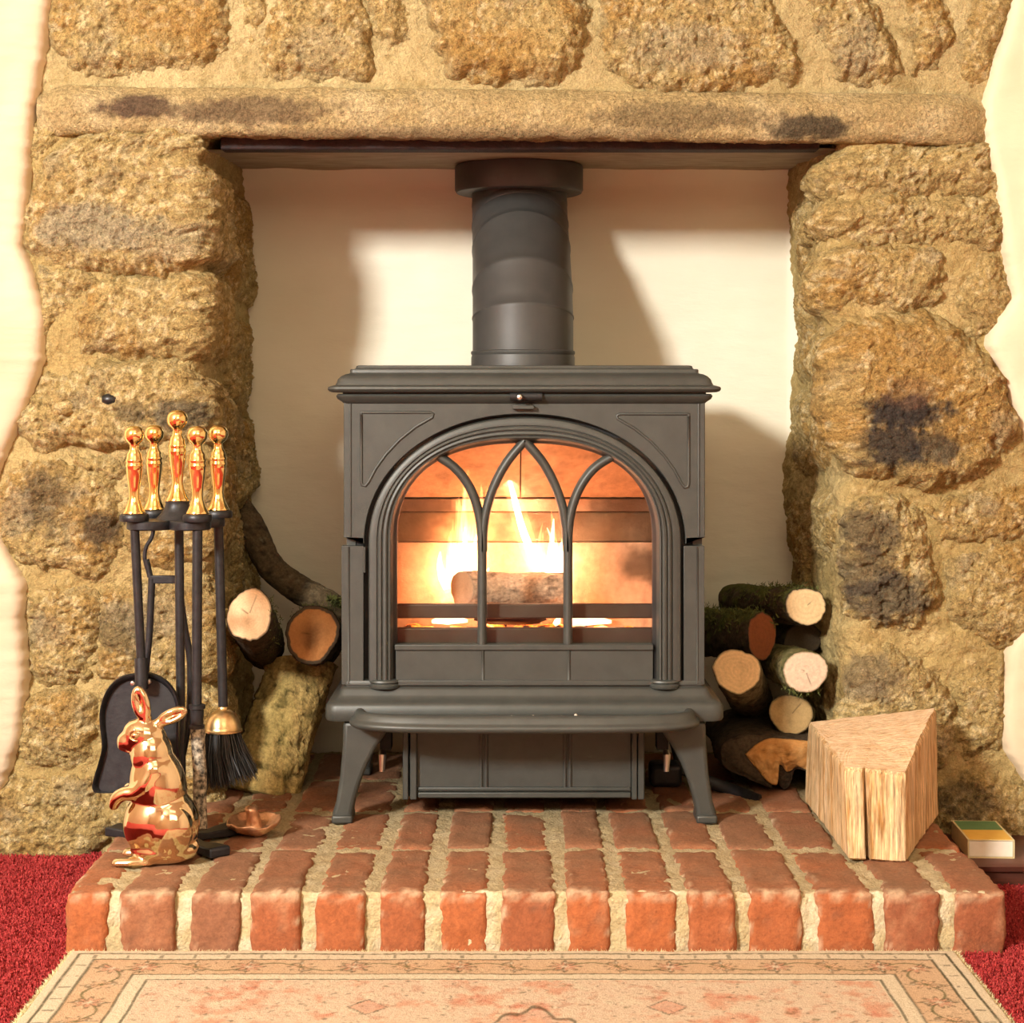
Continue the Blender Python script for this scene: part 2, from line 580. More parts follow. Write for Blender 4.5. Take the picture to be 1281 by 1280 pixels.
def rough_h(pos, seed, amt):
    h = 0.012 * fbm(pos, 11, 3, 0.5, seed) + 0.0068 * fbm(pos, 30, 3, 0.55, seed + 2) + 0.0052 * fbm(pos, 80, 3, 0.65, seed + 4) + 0.0030 * fbm(pos, 190, 2, 0.6, seed + 6)
    pit = sstep(0.16, 0.42, fbm(pos, 60, 2, 0.5, seed + 8))
    crk = 1 - sstep(0.0, 0.035, np.abs(fbm(pos * np.array([1, 1, 1.7]), 13, 3, 0.5, seed + 12)))
    return (h - 0.005 * pit - 0.0025 * crk) * amt


def stone(poly, side, proud=0.022, tint=0.0, amt=1.0, edge=0.042, step=0.0024):
    seed = float(RNG.integers(1, 400))
    pp = np.array(poly, float)
    z = zpx(pp[:, 1])
    X = xpx(pp[:, 0])
    if side == 'left':
        u = X - xpx(ipl(LCORN, pp[:, 1]))
    elif side == 'right':
        u = -(X - xpx(ipl(RCORN, pp[:, 1])))
    else:
        u = X
    pol = np.stack([u, z], 1)
    mg = 0.02
    us = np.arange(u.min() - mg, u.max() + mg, step)
    vs = np.arange(z.min() - mg, z.max() + mg, step)
    U, V = np.meshgrid(us, vs)
    U, V = U.ravel(), V.ravel()
    q = np.stack([U, np.zeros_like(U), V], 1)
    wu = fbm(q, 14, 3, 0.5, seed) * 0.022 + fbm(q, 60, 3, 0.5, seed) * 0.012
    wv = fbm(q, 14, 3, 0.5, seed + 40) * 0.022 + fbm(q, 60, 3, 0.5, seed + 40) * 0.012
    d = poly_sd(U + wu, V + wv, pol) + 0.008
    t = np.clip((d + 0.006) / edge, 0, 1)
    h = -0.010 + (proud * 1.2 + 0.010) * (1 - (1 - t) ** 2.0) + rough_h(q, seed, amt) * np.clip(t * 2.5, 0, 1)
    f = grid_faces(len(us), len(vs), d > -0.006)
    if side == 'top':
        pos = top_map(U, V, h)
        pxs, pys = 640.5 + U * F / YS, pyz(V)
    else:
        pos = jamb_map(side, U, V, h)
        c = ipl(LCORN if side == 'left' else RCORN, pyz(V))
        pxs, pys = (c + U * F / YS) if side == 'left' else (c - U * F / YS), pyz(V)
    col = stone_colour(q, seed, tint)
    # mortar smeared over the margins of the stone
    sm = sstep(0.017, 0.000, d + 0.020 * fbm(q, 28, 4, 0.6, seed + 60))
    col = mixc(col, mortar_colour(q, side), sm * 0.8)
    col = spot_tint(col, pxs, pys, q, seed)
    pos, f, col = compact(pos, f, col)
    if side != 'right':
        pass
    o = mesh('stone', pos, f if side != 'right' else f[:, ::-1], M_STONE, wall, True, col)
    return o


# mortar of the two piers and of the breast above
def mortar(side):
    step = 0.003
    if side == 'top':
        us = np.arange(-1.0, 1.0, step)
        vs = np.arange(float(zpx(166)), 1.42, step)
    else:
        us = np.arange(-0.52, 0.47, step)
        vs = np.arange(-0.01, float(zpx(150)), step)
    U, V = np.meshgrid(us, vs)
    U, V = U.ravel(), V.ravel()
    q = np.stack([U, np.full_like(U, {'top': 0, 'left': 3, 'right': 6}[side]), V], 1)
    rk = 0.6 if side == 'top' else 1.0
    h = 0.004 + 0.013 * fbm(q, 7, 3, 0.5, 2) + rk * (0.011 * fbm(q * np.array([1, 1, 1.7]), 17, 4, 0.6, 5) + 0.005 * fbm(q, 70, 3, 0.6, 7) + 0.002 * fbm(q, 170, 2, 0.6, 9))
    pos = top_map(U, V, h) if side == 'top' else jamb_map(side, U, V, h)
    if side == 'top':
        pxs, pys = 640.5 + U * F / YS, pyz(V)
    else:
        c = ipl(LCORN if side == 'left' else RCORN, pyz(V))
        pxs, pys = (c + U * F / YS) if side == 'left' else (c - U * F / YS), pyz(V)
    col = spot_tint(mortar_colour(q, side), pxs, pys, q, 1)
    f = grid_faces(len(us), len(vs))
    mesh('mortar', pos, f if side != 'right' else f[:, ::-1], M_MORTAR, wall, True, col)


for sd in ('top', 'left', 'right'):
    mortar(sd)

TOP = [
    ([(58, -30), (70, -60), (288, -60), (286, 25), (275, 60), (240, 82), (110, 82), (64, 62)], .022, .1, 1.1),
    ([(298, -40), (345, -50), (330, 30), (305, 48), (297, 30)], .014, 0, .8),
    ([(345, -40), (440, -50), (462, 40), (470, 80), (450, 98), (400, 92), (332, 92), (326, 70)], .020, 0, 1.1),
    ([(450, -30), (506, -30), (512, 20), (505, 45), (488, 58), (470, 35)], .020, 0, .8),
    ([(524, -60), (722, -60), (728, 40), (722, 85), (700, 102), (600, 96), (560, 88), (538, 30)], .034, .15, .8),
    ([(756, -60), (950, -60), (985, 40), (1002, 80), (985, 104), (900, 108), (830, 112), (764, 84), (752, 40)], .024, -.05, 1.3),
    ([(996, -60), (1080, -60), (1110, 40), (1126, 82), (1100, 98), (1052, 96), (1024, 40)], .026, 0, 1.2),
    ([(1126, -40), (1180, -20), (1196, 30), (1178, 78), (1152, 88), (1136, 40)], .022, .1, 1.1),
    ([(1205, 30), (1235, -40), (1270, -40), (1262, 40), (1240, 92), (1212, 100), (1202, 70)], .020, .05, .7),
]
LEFT = [
    ([(40, 150), (140, 150), (75, 172), (48, 205), (36, 190)], .012, -.1, .9),
    ([(48, 215), (85, 180), (150, 158), (250, 165), (262, 205), (370, 210), (370, 330), (270, 330), (200, 334), (120, 334), (70, 322), (34, 308), (40, 250)], .030, -.1, 1.15),
    ([(44, 335), (95, 332), (125, 348), (98, 385), (66, 425), (50, 425), (44, 380)], .014, 0, 1.0),
    ([(100, 392), (118, 352), (180, 344), (268, 344), (360, 350), (360, 445), (270, 447), (150, 448), (100, 440)], .024, .05, 1.0),
    ([(32, 525), (62, 470), (110, 462), (215, 455), (262, 478), (370, 490), (360, 555), (250, 550), (160, 556), (90, 556), (45, 560)], .028, -.1, 1.2),
    ([(5, 600), (30, 575), (80, 580), (140, 600), (152, 650), (150, 695), (115, 727), (55, 718), (14, 690), (-20, 650)], .020, .1, 1.0),
    ([(90, 566), (155, 570), (150, 598), (110, 592)], .014, 0, .8),
    ([(165, 572), (285, 566), (380, 580), (380, 690), (280, 695), (205, 712), (170, 690), (158, 640)], .018, .15, .9),
    ([(32, 745), (70, 728), (116, 738), (126, 775), (110, 850), (60, 858), (32, 840)], .016, -.1, 1.3),
    ([(136, 745), (200, 730), (285, 735), (370, 740), (370, 860), (280, 858), (180, 856), (130, 840)], .020, .05, 1.1),
    ([(30, 885), (80, 868), (126, 872), (126, 945), (95, 956), (40, 958), (26, 930)], .022, .05, .9),
    ([(132, 872), (280, 868), (370, 872), (370, 985), (270, 988), (140, 980)], .024, .1, 1.0),
    ([(-10, 985), (40, 972), (126, 976), (140, 1030), (120, 1090), (60, 1110), (-10, 1110), (-20, 1050)], .026, .05, 1.0),
    ([(150, 995), (290, 998), (370, 1000), (370, 1100), (140, 1100)], .016, .1, 1.0),
    ([(395, 215), (560, 210), (600, 330), (580, 370), (400, 360)], .016, .1, 1.2),
    ([(385, 385), (560, 395), (600, 470), (500, 520), (400, 490)], .018, 0, 1.2),
    ([(400, 510), (580, 540), (600, 640), (420, 640)], .018, 0, 1.2),
    ([(410, 660), (600, 670), (600, 800), (400, 800)], .018, 0, 1.2),
]
RIGHT = [
    ([(925, 195), (1030, 192), (1062, 182), (1150, 178), (1238, 182), (1244, 212), (1244, 238), (1180, 238), (1110, 234), (1030, 242), (925, 240)], .020, -.1, 1.1),
    ([(920, 262), (1030, 250), (1120, 244), (1246, 252), (1252, 280), (1244, 300), (1180, 306), (1090, 300), (1030, 296), (920, 300)], .022, 0, 1.2),
    ([(930, 318), (1010, 315), (1060, 306), (1170, 312), (1186, 332), (1172, 372), (1150, 384), (1080, 382), (1010, 388), (930, 385)], .020, 0, 1.0),
    ([(1196, 372), (1210, 340), (1248, 312), (1258, 345), (1268, 372), (1246, 420), (1216, 408)], .018, .05, 1.0),
    ([(1032, 425), (1060, 402), (1150, 398), (1225, 430), (1250, 470), (1276, 545), (1240, 562), (1215, 600), (1140, 606), (1066, 592), (1034, 540), (1026, 480)], .036, .2, .9),
    ([(920, 405), (1012, 405), (1018, 450), (1012, 470), (920, 470)], .016, 0, .9),
    ([(920, 485), (1010, 482), (1018, 540), (1010, 590), (920, 600)], .014, 0, .9),
    ([(1052, 648), (1075, 628), (1120, 622), (1146, 650), (1156, 705), (1176, 752), (1150, 780), (1095, 792), (1060, 770), (1048, 700)], .024, -.1, 1.5),
    ([(1165, 640), (1200, 622), (1300, 606), (1310, 660), (1250, 676), (1176, 672)], .018, 0, 1.0),
    ([(1190, 700), (1240, 682), (1310, 684), (1310, 780), (1260, 810), (1220, 806), (1186, 760)], .022, .1, 1.0),
    ([(1046, 880), (1068, 838), (1108, 820), (1150, 830), (1180, 862), (1196, 910), (1170, 960), (1050, 960), (1040, 920)], .024, -.2, 1.1),
    ([(1196, 860), (1218, 838), (1256, 832), (1258, 900), (1250, 944), (1206, 950), (1190, 910)], .018, 0, .9),
    ([(1176, 990), (1210, 972), (1290, 985), (1300, 1080), (1200, 1080), (1176, 1040)], .022, -.1, 1.1),
    ([(1050, 975), (1165, 972), (1168, 1080), (1040, 1080)], .016, 0, 1.0),
    ([(900, 620), (1010, 615), (1030, 660), (1010, 700), (900, 710)], .012, 0, 1.0),
    ([(800, 230), (905, 235), (905, 330), (800, 330)], .014, 0, 1.0),
    ([(780, 350), (900, 350), (905, 470), (780, 470)], .016, 0, 1.0),
    ([(780, 490), (900, 495), (900, 600), (780, 600)], .016, 0, 1.0),
    ([(780, 640), (880, 640), (880, 780), (780, 780)], .016, 0, 1.0),
]
for pl, pr, ti, am in TOP: stone(pl, 'top', pr, ti, am)
for pl, pr, ti, am in LEFT: stone(pl, 'left', pr, ti, am)
for pl, pr, ti, am in RIGHT: stone(pl, 'right', pr, ti, am)

# black pebble set in the left pier
pb = bmesh.new()
bmesh.ops.create_icosphere(pb, subdivisions=3, radius=1.0)
pv = np.array([v.co for v in pb.verts])
pf = [[v.index for v in f.verts] for f in pb.faces]
pb.free()
pv = pv * np.array([0.013, 0.010, 0.009]) + np.array(P(137, 500, 2.722))
mesh('pebble', pv, pf, M_PEBBLE, wall)
for (px_, py_, r_) in [(80, 510, .016), (108, 520, .014), (165, 487, .012), (195, 500, .010)]:
    pvv = (pv - np.array(P(137, 500, 2.722))) * r_ / 0.011 + np.array(P(px_, py_, 2.728))
    pvv = pvv + fbm(pvv, 90, 3, 0.5, px_)[:, None] * 0.004
    cc = stone_colour(pvv, px_, 0)
    mesh('pebble', pvv, pf, M_STONE, wall, True, cc)


# the long lintel
def lintel():
    prof = []
    zt, zb = float(zpx(108)), float(zpx(168))
    ym = YF - 0.034
    for k in range(8): prof.append((YF - 0.006 - 0.022 * (k / 7) ** 0.7, zt + 0.004 - 0.018 * k / 7))
    for k in range(1, 14): prof.append((ym + 0.004 * abs(k - 7) / 7, zt - 0.014 - (zt - zb - 0.034) * k / 13))
    for k in range(1, 12):
        a = PI / 2 * k / 11
        prof.append((ym + 0.004 + 0.020 * (1 - math.cos(a)), zb + 0.020 - 0.020 * math.sin(a)))
    for k in range(1, 12): prof.append((ym + 0.024 + 0.006 * k, zb + 0.0006 * k))
    prof = np.array(prof)
    tg = np.gradient(prof, axis=0)
    nr = np.stack([tg[:, 1], -tg[:, 0]], 1)
    nr /= np.linalg.norm(nr, axis=1)[:, None]
    xs = np.arange(float(xpx(44)), float(xpx(1244)), 0.003)
    XX, K = np.meshgrid(xs, np.arange(len(prof)))
    XX, K = XX.ravel(), K.ravel()
    sag = 0.004 * fbm(np.stack([XX, XX * 0, XX * 0], 1), 3, 2)
    py_t = -0.014 * (XX + 0.7) / 1.4          # drops slightly to the right
    base = np.stack([XX, prof[K, 0], prof[K, 1] + sag + py_t], 1)
    h = 0.004 * fbm(base, 12, 3) + 0.004 * fbm(base * np.array([1, 1, 1.6]), 40, 4, 0.6, 3) + 0.002 * fbm(base, 110, 3, 0.6, 5)
    endf = sstep(0, 0.05, np.minimum(XX - xs[0], xs[-1] - XX))
    base[:, 1] += nr[K, 0] * 0
    base[:, 1] += -np.abs(nr[K, 0]) * h + (1 - endf) * 0.02
    base[:, 2] += nr[K, 1] * h * -1
    n = fbm(base, 14, 4, 0.55, 8)
    col = mixc(np.tile((0.47, 0.35, 0.16), (len(base), 1)), (0.60, 0.475, 0.25), sstep(-0.1, 0.4, n))
    col = mixc(col, (0.25, 0.18, 0.07), sstep(0.05, 0.5, fbm(base, 50, 4, 0.6, 9)) * 0.5)
    col = spot_tint(col, 640.5 + XX * F / 2.715, pyz(base[:, 2], 2.715), base, 2)
    mesh('lintel', base, grid_faces(len(xs), len(prof))[:, ::-1], M_STONE, wall, True, col)


lintel()

# iron bar, soffit slab, recess back wall
mb = MB().box(-0.438, 0.462, 2.772, 2.81, 1.0555, 1.085)
o = mb.build('lintel_bar', M_IRONBAR, wall)
o['label'] = 'rust-dark iron bar under the lintel'
bevel(o, 0.003)
xs = np.linspace(-0.468, 0.492, 90)
ys = np.linspace(2.79, 3.24, 40)
XX, YY = np.meshgrid(xs, ys)
XX, YY = XX.ravel(), YY.ravel()
zz = 1.060 + (YY - 2.80) * 0.036 - 0.008 * (XX / 0.5) ** 2 * 0
q = np.stack([XX, YY, zz], 1)
zz = zz + 0.005 * fbm(q, 9, 4)
v1 = np.stack([XX, YY, zz], 1)
o = mesh('trim_1', v1, grid_faces(90, 40)[:, ::-1], M_SOFFIT, None)
tag(o, kind='structure')

us = np.linspace(-0.58, 0.60, 200)
vs = np.linspace(0.0, 1.12, 190)
XX, VV = np.meshgrid(us, vs)
XX, VV = XX.ravel(), VV.ravel()
q = np.stack([XX, XX * 0, VV], 1)
yy = YB + 0.005 * fbm(q, 4, 3) + 0.0016 * fbm(q * np.array([1, 1, 2.5]), 18, 3)
ed = np.minimum(np.minimum(XX + 0.50, 0.52 - XX), 1.09 - VV)
yy = yy - 0.03 * (1 - sstep(0, 0.05, ed))
tag(mesh('wall_back', np.stack([XX, yy, VV], 1), grid_faces(200, 190), M_RECESS, None), kind='structure')
# the recess is closed above and at the sides by the masonry mass
tag(MB().box(-0.75, 0.75, 2.83, 3.28, 1.10, 1.14).build('trim_2', M_SOFFIT, None), kind='structure')

# ------------------------------------------------------------------ ragged plaster either side
LB = [(-200, 68), (0, 62), (60, 54), (130, 42), (200, 38), (310, 28), (370, 50), (400, 55), (450, 54), (490, 40), (540, 18), (600, -8), (640, -10), (680, 3), (730, 30), (780, 28), (850, 32), (920, 27), (950, 14), (1000, 2), (1030, -10), (1120, -18)]
RB = [(-200, 1275), (0, 1266), (20, 1262), (90, 1240), (130, 1231), (180, 1236), (250, 1251), (310, 1258), (370, 1269), (405, 1244), (430, 1237), (460, 1250), (540, 1280), (600, 1300), (740, 1300), (790, 1276), (820, 1262), (880, 1257), (940, 1258), (980, 1283), (1050, 1300), (1120, 1305)]


def plaster(name, tab, sg):
    vs = np.arange(0, RZ, 0.004)
    vs = np.concatenate([np.arange(0, 1.45, 0.004), np.linspace(1.45, RZ, 30)])
    ws = np.concatenate([[0, 0.0006, 0.0015, 0.003, 0.005, 0.008, 0.012, 0.016, 0.021, 0.027, 0.034, 0.042], np.arange(0.05, 0.4, 0.012), np.linspace(0.4, 1.62, 12)])
    Wd, VV = np.meshgrid(ws, vs)
    Wd, VV = Wd.ravel(), VV.ravel()
    q = np.stack([VV * 0, VV * 0, VV], 1)
    xb = xpx(ipl(tab, pyz(VV, 2.715)), 2.715) + 0.0045 * fbm(q, 70, 5, 0.7, sg) + 0.006 * fbm(q, 22, 3, 0.6, sg + 3)
    X = xb + sg * Wd
    X = np.clip(X, -RX, RX)
    q = np.stack([X, X * 0 + sg, VV], 1)
    pr = 0.037 * (1 - np.exp(-Wd / 0.0045)) + 0.010 * fbm(q, 5, 3, 0.5, 2) * sstep(0, 0.05, Wd) + 0.002 * fbm(q, 26, 3) * sstep(0, 0.02, Wd)
    Y = YF + 0.012 - pr - (np.minimum(Wd, 0.25) * 0.30 + 1.1 * np.minimum(Wd, 0.12) ** 2 if sg < 0 else 0.0)
    f = grid_faces(len(ws), len(vs))
    o = mesh(name, np.stack([X, Y, VV], 1), f if sg > 0 else f[:, ::-1], M_PLASTER)
    return tag(o, kind='structure')


plaster('wall_left', LB, -1.0)
plaster('wall_right', RB, 1.0)

# ------------------------------------------------------------------ brick hearth
HZ = 0.08
HX0, HX1, HY0 = -0.545, 0.603, 2.25
hearth = thing('brick_hearth', 'raised brick hearth of red bricks on edge with pale mortar joints', 'hearth', (0, 2.6, 0))
JO = [(px - 640.5) / 1027.0 for px in (144, 228, 306, 386, 467, 541, 620, 701, 774, 853, 931, 1014, 1101, 1186)]


def rounded_box(c, s, r, n, seed, amp):
    """grid box with rounded, chipped edges"""
    nx, ny, nz = n
    V, idx, Fc = [], {}, []

    def vid(p):
        if p not in idx:
            idx[p] = len(V)
            V.append(p)
        return idx[p]
    for ax, (a, b, na, nb) in enumerate(((1, 2, ny, nz), (0, 2, nx, nz), (0, 1, nx, ny))):
        nax = n[ax]
        for e in (0, nax):
            for i in range(na):
                for j in range(nb):
                    q = []
                    for di, dj in ((0, 0), (1, 0), (1, 1), (0, 1)):
                        p = [0, 0, 0]
                        p[ax] = e
                        p[a] = i + di
                        p[b] = j + dj
                        q.append(vid(tuple(p)))
                    flip = (e == 0) ^ (ax == 1)
                    Fc.append(tuple(reversed(q)) if flip else tuple(q))
    V = np.array(V, float) / np.array(n) * 2 - 1
    # crowd grid lines towards the edges
    V = np.sign(V) * (1 - (1 - np.abs(V)) ** 1.25)
    hs = np.array(s) / 2
    p = V * hs
    inner = np.clip(p, -(hs - r), hs - r)
    d = p - inner
    L = np.linalg.norm(d, axis=1)[:, None]
    nrm = np.where(L > 1e-9, d / np.maximum(L, 1e-9), np.sign(V) * (np.abs(V) > 0.999))
    p = inner + nrm * np.minimum(L, r) if r > 0 else p
    w = p + np.array(c)
    edge = (np.abs(V) > 0.86).sum(1) >= 2
    k = amp * fbm(w, 24, 3, 0.5, seed) + amp * 0.6 * fbm(w, 80, 3, 0.6, seed + 3) - edge * amp * 1.1 * np.clip(fbm(w, 45, 3, 0.6, seed + 6) + 0.25, 0, 1)
    return w + nrm * k[:, None], Fc


rows = [2.25, 2.475, 2.700, 2.925, 3.150]
for r_ in range(4):
    y0, y1 = rows[r_], rows[r_ + 1]
    xsj = [HX0 - 0.008] + JO + [HX1 + 0.008]
    for i in range(len(xsj) - 1):
        a, b = xsj[i] + 0.0062 + random.uniform(-.001, .003), xsj[i + 1] - 0.0062 + random.uniform(-.003, .001)
        if r_ >= 2 and (a < -0.48 or b > 0.50): continue
        jy = random.uniform(-0.003, 0.003)
        c = ((a + b) / 2, (y0 + y1) / 2 - 0.006 + jy, 0.036 + random.uniform(-.0015, .0015))
        s = (b - a, y1 - y0 - 0.013, 0.088)
        n_ = (12, 26, 14) if r_ == 0 else (10, 18, 5)
        v, f = rounded_box(c, s, 0.007, n_, 10 + i + 20 * r_, 0.0045)
        v[:, 0] += (v[:, 2] - 0.04) * random.uniform(-0.05, 0.05) + (v[:, 1] - c[1]) * random.uniform(-0.012, 0.012)
        ti = random.random()
        base = mixc(np.tile((0.40, 0.120, 0.040), (len(v), 1)), (0.27, 0.088, 0.040), np.full(len(v), ti))
        if random.random() < 0.3: base = mixc(base, (0.25, 0.12, 0.065), np.full(len(v), 0.65))
        c1 = mixc(base, (0.45, 0.22, 0.115), sstep(0.05, 0.5, fbm(v, 26, 4, 0.6, i)) * 0.6)
        c1 = mixc(c1, (0.20, 0.09, 0.05), sstep(0.1, 0.5, fbm(v, 40, 4, 0.6, i + 9)) * 0.6)
        # foot-worn, dusty and limed tops
        topw = sstep(HZ - 0.006, HZ - 0.001, v[:, 2])
        c1 = mixc(c1, (0.225, 0.112, 0.058), topw * np.clip(0.78 + 0.6 * fbm(v, 14, 3, 0.5, i + 4), 0, 1))
        lime = sstep(0.10, 0.38, fbm(v, 55, 4, 0.6, i + 14)) * sstep(0.012, 0.0, np.minimum(v[:, 0] - a, b - v[:, 0]))
        c1 = mixc(c1, (0.70, 0.58, 0.38), np.clip(lime, 0, 1) * 0.8)
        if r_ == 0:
            edge_pale = sstep(0.016, 0.002, np.abs(v[:, 1] - HY0 - 0.004)) * sstep(0.018, 0.004, np.abs(v[:, 2] - HZ)) * sstep(-0.15, 0.2, fbm(v, 60, 4, 0.65, i + 31))  # paler band along the top front edge of the front row
            c1 = mixc(c1, (0.52, 0.36, 0.22), edge_pale * 0.8)
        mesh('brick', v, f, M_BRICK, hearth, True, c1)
# mortar bed filling the joints
us = np.arange(HX0 + 0.006, HX1 - 0.006, 0.004)
prof = [(HY0 + 0.007, z) for z in np.linspace(0.0, HZ - 0.010, 18)]
prof += [(HY0 + 0.007 + 0.006 * math.sin(a), HZ - 0.010 + 0.006 * (1 - math.cos(a)) * 1.0) for a in np.linspace(0.3, PI / 2, 5)]
prof += [(y, HZ - 0.0035) for y in np.arange(HY0 + 0.017, 3.16, 0.005)]
prof = np.array(prof)
XX, K = np.meshgrid(us, np.arange(len(prof)))
XX, K = XX.ravel(), K.ravel()
v = np.stack([XX, prof[K, 0], prof[K, 1]], 1)
h = 0.0045 * fbm(v, 40, 3) + 0.004 * fbm(v, 120, 3, 0.6, 4)
front = (K < 20).astype(float)
v[:, 1] -= h * front
v[:, 2] += h * (1 - front)
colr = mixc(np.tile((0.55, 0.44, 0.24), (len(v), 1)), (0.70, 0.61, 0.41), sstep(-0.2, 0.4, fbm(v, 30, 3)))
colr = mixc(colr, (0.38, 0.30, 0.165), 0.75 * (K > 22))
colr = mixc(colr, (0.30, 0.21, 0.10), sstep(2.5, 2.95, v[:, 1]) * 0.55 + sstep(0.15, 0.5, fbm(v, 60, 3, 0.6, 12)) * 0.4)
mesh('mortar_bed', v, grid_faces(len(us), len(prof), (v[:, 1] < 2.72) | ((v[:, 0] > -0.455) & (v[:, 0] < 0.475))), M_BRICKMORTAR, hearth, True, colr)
MB().box(HX0 + 0.01, HX1 - 0.01, HY0 + 0.03, 2.68, 0.0, HZ - 0.02).box(-0.43, 0.45, 2.68, 3.13, 0.0, HZ - 0.02).build('core', M_SOFFIT, hearth)

# ------------------------------------------------------------------ low dark wooden ledge to the right of the hearth
mb = MB()
pr = [(2.560, 0.0), (2.560, 0.012), (2.566, 0.015), (2.566, 0.022), (2.558, 0.026), (2.556, 0.033), (2.562, 0.0365), (2.76, 0.0365), (2.76, 0.0)]
n = len(pr)
v = [(x, y, z) for x in (HX1 + 0.006, 1.6) for y, z in pr]
mb.add(v, [(i, (i + 1) % n, n + (i + 1) % n, n + i) for i in range(n)] + [tuple(reversed(range(n))), tuple(range(n, 2 * n))])
o = fix_normals(mb.build('baseboard_right', M_DARKWOOD))
tag(o, kind='structure')

# ------------------------------------------------------------------ cast-iron stove
SF = 2.64
XS = (656.0 - 640.5) * SF / F
stove = thing('wood_stove', 'matt black cast iron stove with arched tracery glass door and burning fire', 'stove', (XS, 2.83, HZ))


def sx(px, Y=SF): return (px - 640.5) * Y / F
def sz(py, Y=SF): return ZC + (HY - py) * Y / F


def rect_loop(off, z, x0, x1, y0, y1, r=0.008, k=4):
    x0, x1, y0, y1 = x0 - off, x1 + off, y0 - off, y1 + off
    r = max(r, 0.002)
    out = []
    for cx, cy, a0 in ((x1 - r, y1 - r, 0), (x0 + r, y1 - r, PI / 2), (x0 + r, y0 + r, PI), (x1 - r, y0 + r, 1.5 * PI)):
        for i in range(k + 1):
            a = a0 + PI / 2 * i / k
            out.append((cx + r * math.cos(a), cy + r * math.sin(a), z))
    return out


def loft(loops, cap=True):
    n = len(loops[0])
    v = [p for l in loops for p in l]
    f = []
    for i in range(len(loops) - 1):
        for k in range(n):
            f.append((i * n + k, i * n + (k + 1) % n, (i + 1) * n + (k + 1) % n, (i + 1) * n + k))
    if cap:
        f.append(tuple(reversed(range(n))))
        f.append(tuple((len(loops) - 1) * n + k for k in range(n)))
    return v, f


BX0, BX1, BY1 = sx(430), sx(882), 3.0


def dense(prof, seg=0.0025):
    out = [prof[0]]
    for a, b in zip(prof[:-1], prof[1:]):
        out.append(b)
    return out


# top plate
tp = [(-0.01, .672), (0.0, .674), (0.003, .677), (0.009, .681), (0.011, .685), (0.009, .688), (0.002, .6885), (0.002, .6905), (0.016, .6905), (0.0205, .692), (0.0225, .695), (0.0215, .698),
      (0.017, .6997), (0.012, .7008), (0.0102, .704), (0.0085, .709), (0.004, .7135), (-0.002, .7165), (-0.007, .7175), (-0.008, .7185), (-0.008, .7225), (-0.009, .7238), (-0.014, .7240), (-0.0155, .7255), (-0.0165, .7285), (-0.019, .7293)]
v, f = loft([rect_loop(o_, z_, BX0, BX1, SF, BY1, 0.006 + max(o_, 0) * 0.5) for o_, z_ in tp])
mesh('top_plate', v, f, M_STOVE, stove, True, None, 40)

# casing: sides, back, bottom
mb = MB()
mb.box(BX0 + 0.003, BX0 + 0.016, SF + 0.014, BY1, 0.262, 0.674)
mb.box(BX1 - 0.016, BX1 - 0.003, SF + 0.014, BY1, 0.262, 0.674)
mb.box(BX0 + 0.003, BX1 - 0.003, BY1 - 0.014, BY1, 0.262, 0.674)
mb.box(BX0 + 0.003, BX1 - 0.003, SF + 0.014, BY1, 0.250, 0.266)
mb.box(BX0 + 0.003, BX1 - 0.003, SF + 0.014, BY1, 0.660, 0.674)
mb.build('casing', M_STOVE, stove)


def arch(a, b, ycen, ybot, n, nexp, ns=6, inset=0.0):
    """inverted U in px about x=656.5; list of (px,py)"""
    out = []
    for i in range(ns): out.append((656.5 - a, ybot + (ycen - ybot) * i / ns))
    for i in range(n + 1):
        t = PI - PI * i / n
        c, s_ = math.cos(t), math.sin(t)
        out.append((656.5 + a * math.copysign(abs(c) ** (2 / nexp), c), ycen - b * abs(s_) ** (2 / nexp)))
    for i in range(1, ns + 1): out.append((656.5 + a, ycen + (ybot - ycen) * i / ns))
    return out


# front plate above the door: rectangle minus arch
ar = arch(201, 163, 681, 672, 48, 2.08, 1)
ar[0] = (656.5 - 201, 672); ar[-1] = (656.5 + 201, 672)
out = []
for (x, y) in ar:      # matching point on the rectangle outline
    dx, dy = x - 656.5, y - 690
    cand = []
    if dx < -1e-6: cand.append((430 - 656.5) / dx)
    if dx > 1e-6: cand.append((882 - 656.5) / dx)
    if dy < -1e-6: cand.append((503 - 690) / dy)
    k = min(c for c in cand if c > 0)
    out.append((656.5 + dx * k, min(690 + dy * k, 672)))
out[0], out[-1] = (430, 672), (882, 672)
# snap the two outline points next to the upper corners
il = min(range(len(out)), key=lambda i: (out[i][0] - 430) ** 2 + (out[i][1] - 503) ** 2); out[il] = (430, 503)
ir = min(range(len(out)), key=lambda i: (out[i][0] - 882) ** 2 + (out[i][1] - 503) ** 2); out[ir] = (882, 503)
n = len(ar)
v = []
for Yp in (SF, SF + 0.014):
    v += [(sx(x), Yp, sz(y)) for x, y in ar] + [(sx(x), Yp, sz(y)) for x, y in out]
f = []
for i in range(n - 1):
    f += [(i, i + 1, n + i + 1, n + i), (2 * n + i, 3 * n + i, 3 * n + i + 1, 2 * n + i + 1), (i, 2 * n + i, 2 * n + i + 1, i + 1), (n + i, n + i + 1, 3 * n + i + 1, 3 * n + i)]
f += [(0, n, 3 * n, 2 * n), (n - 1, 3 * n - 1, 4 * n - 1, 2 * n - 1)]
o = fix_normals(mesh('front_plate', v, f, M_STOVE, stove, True, None, 30))
bevel(o, 0.0012, 2)

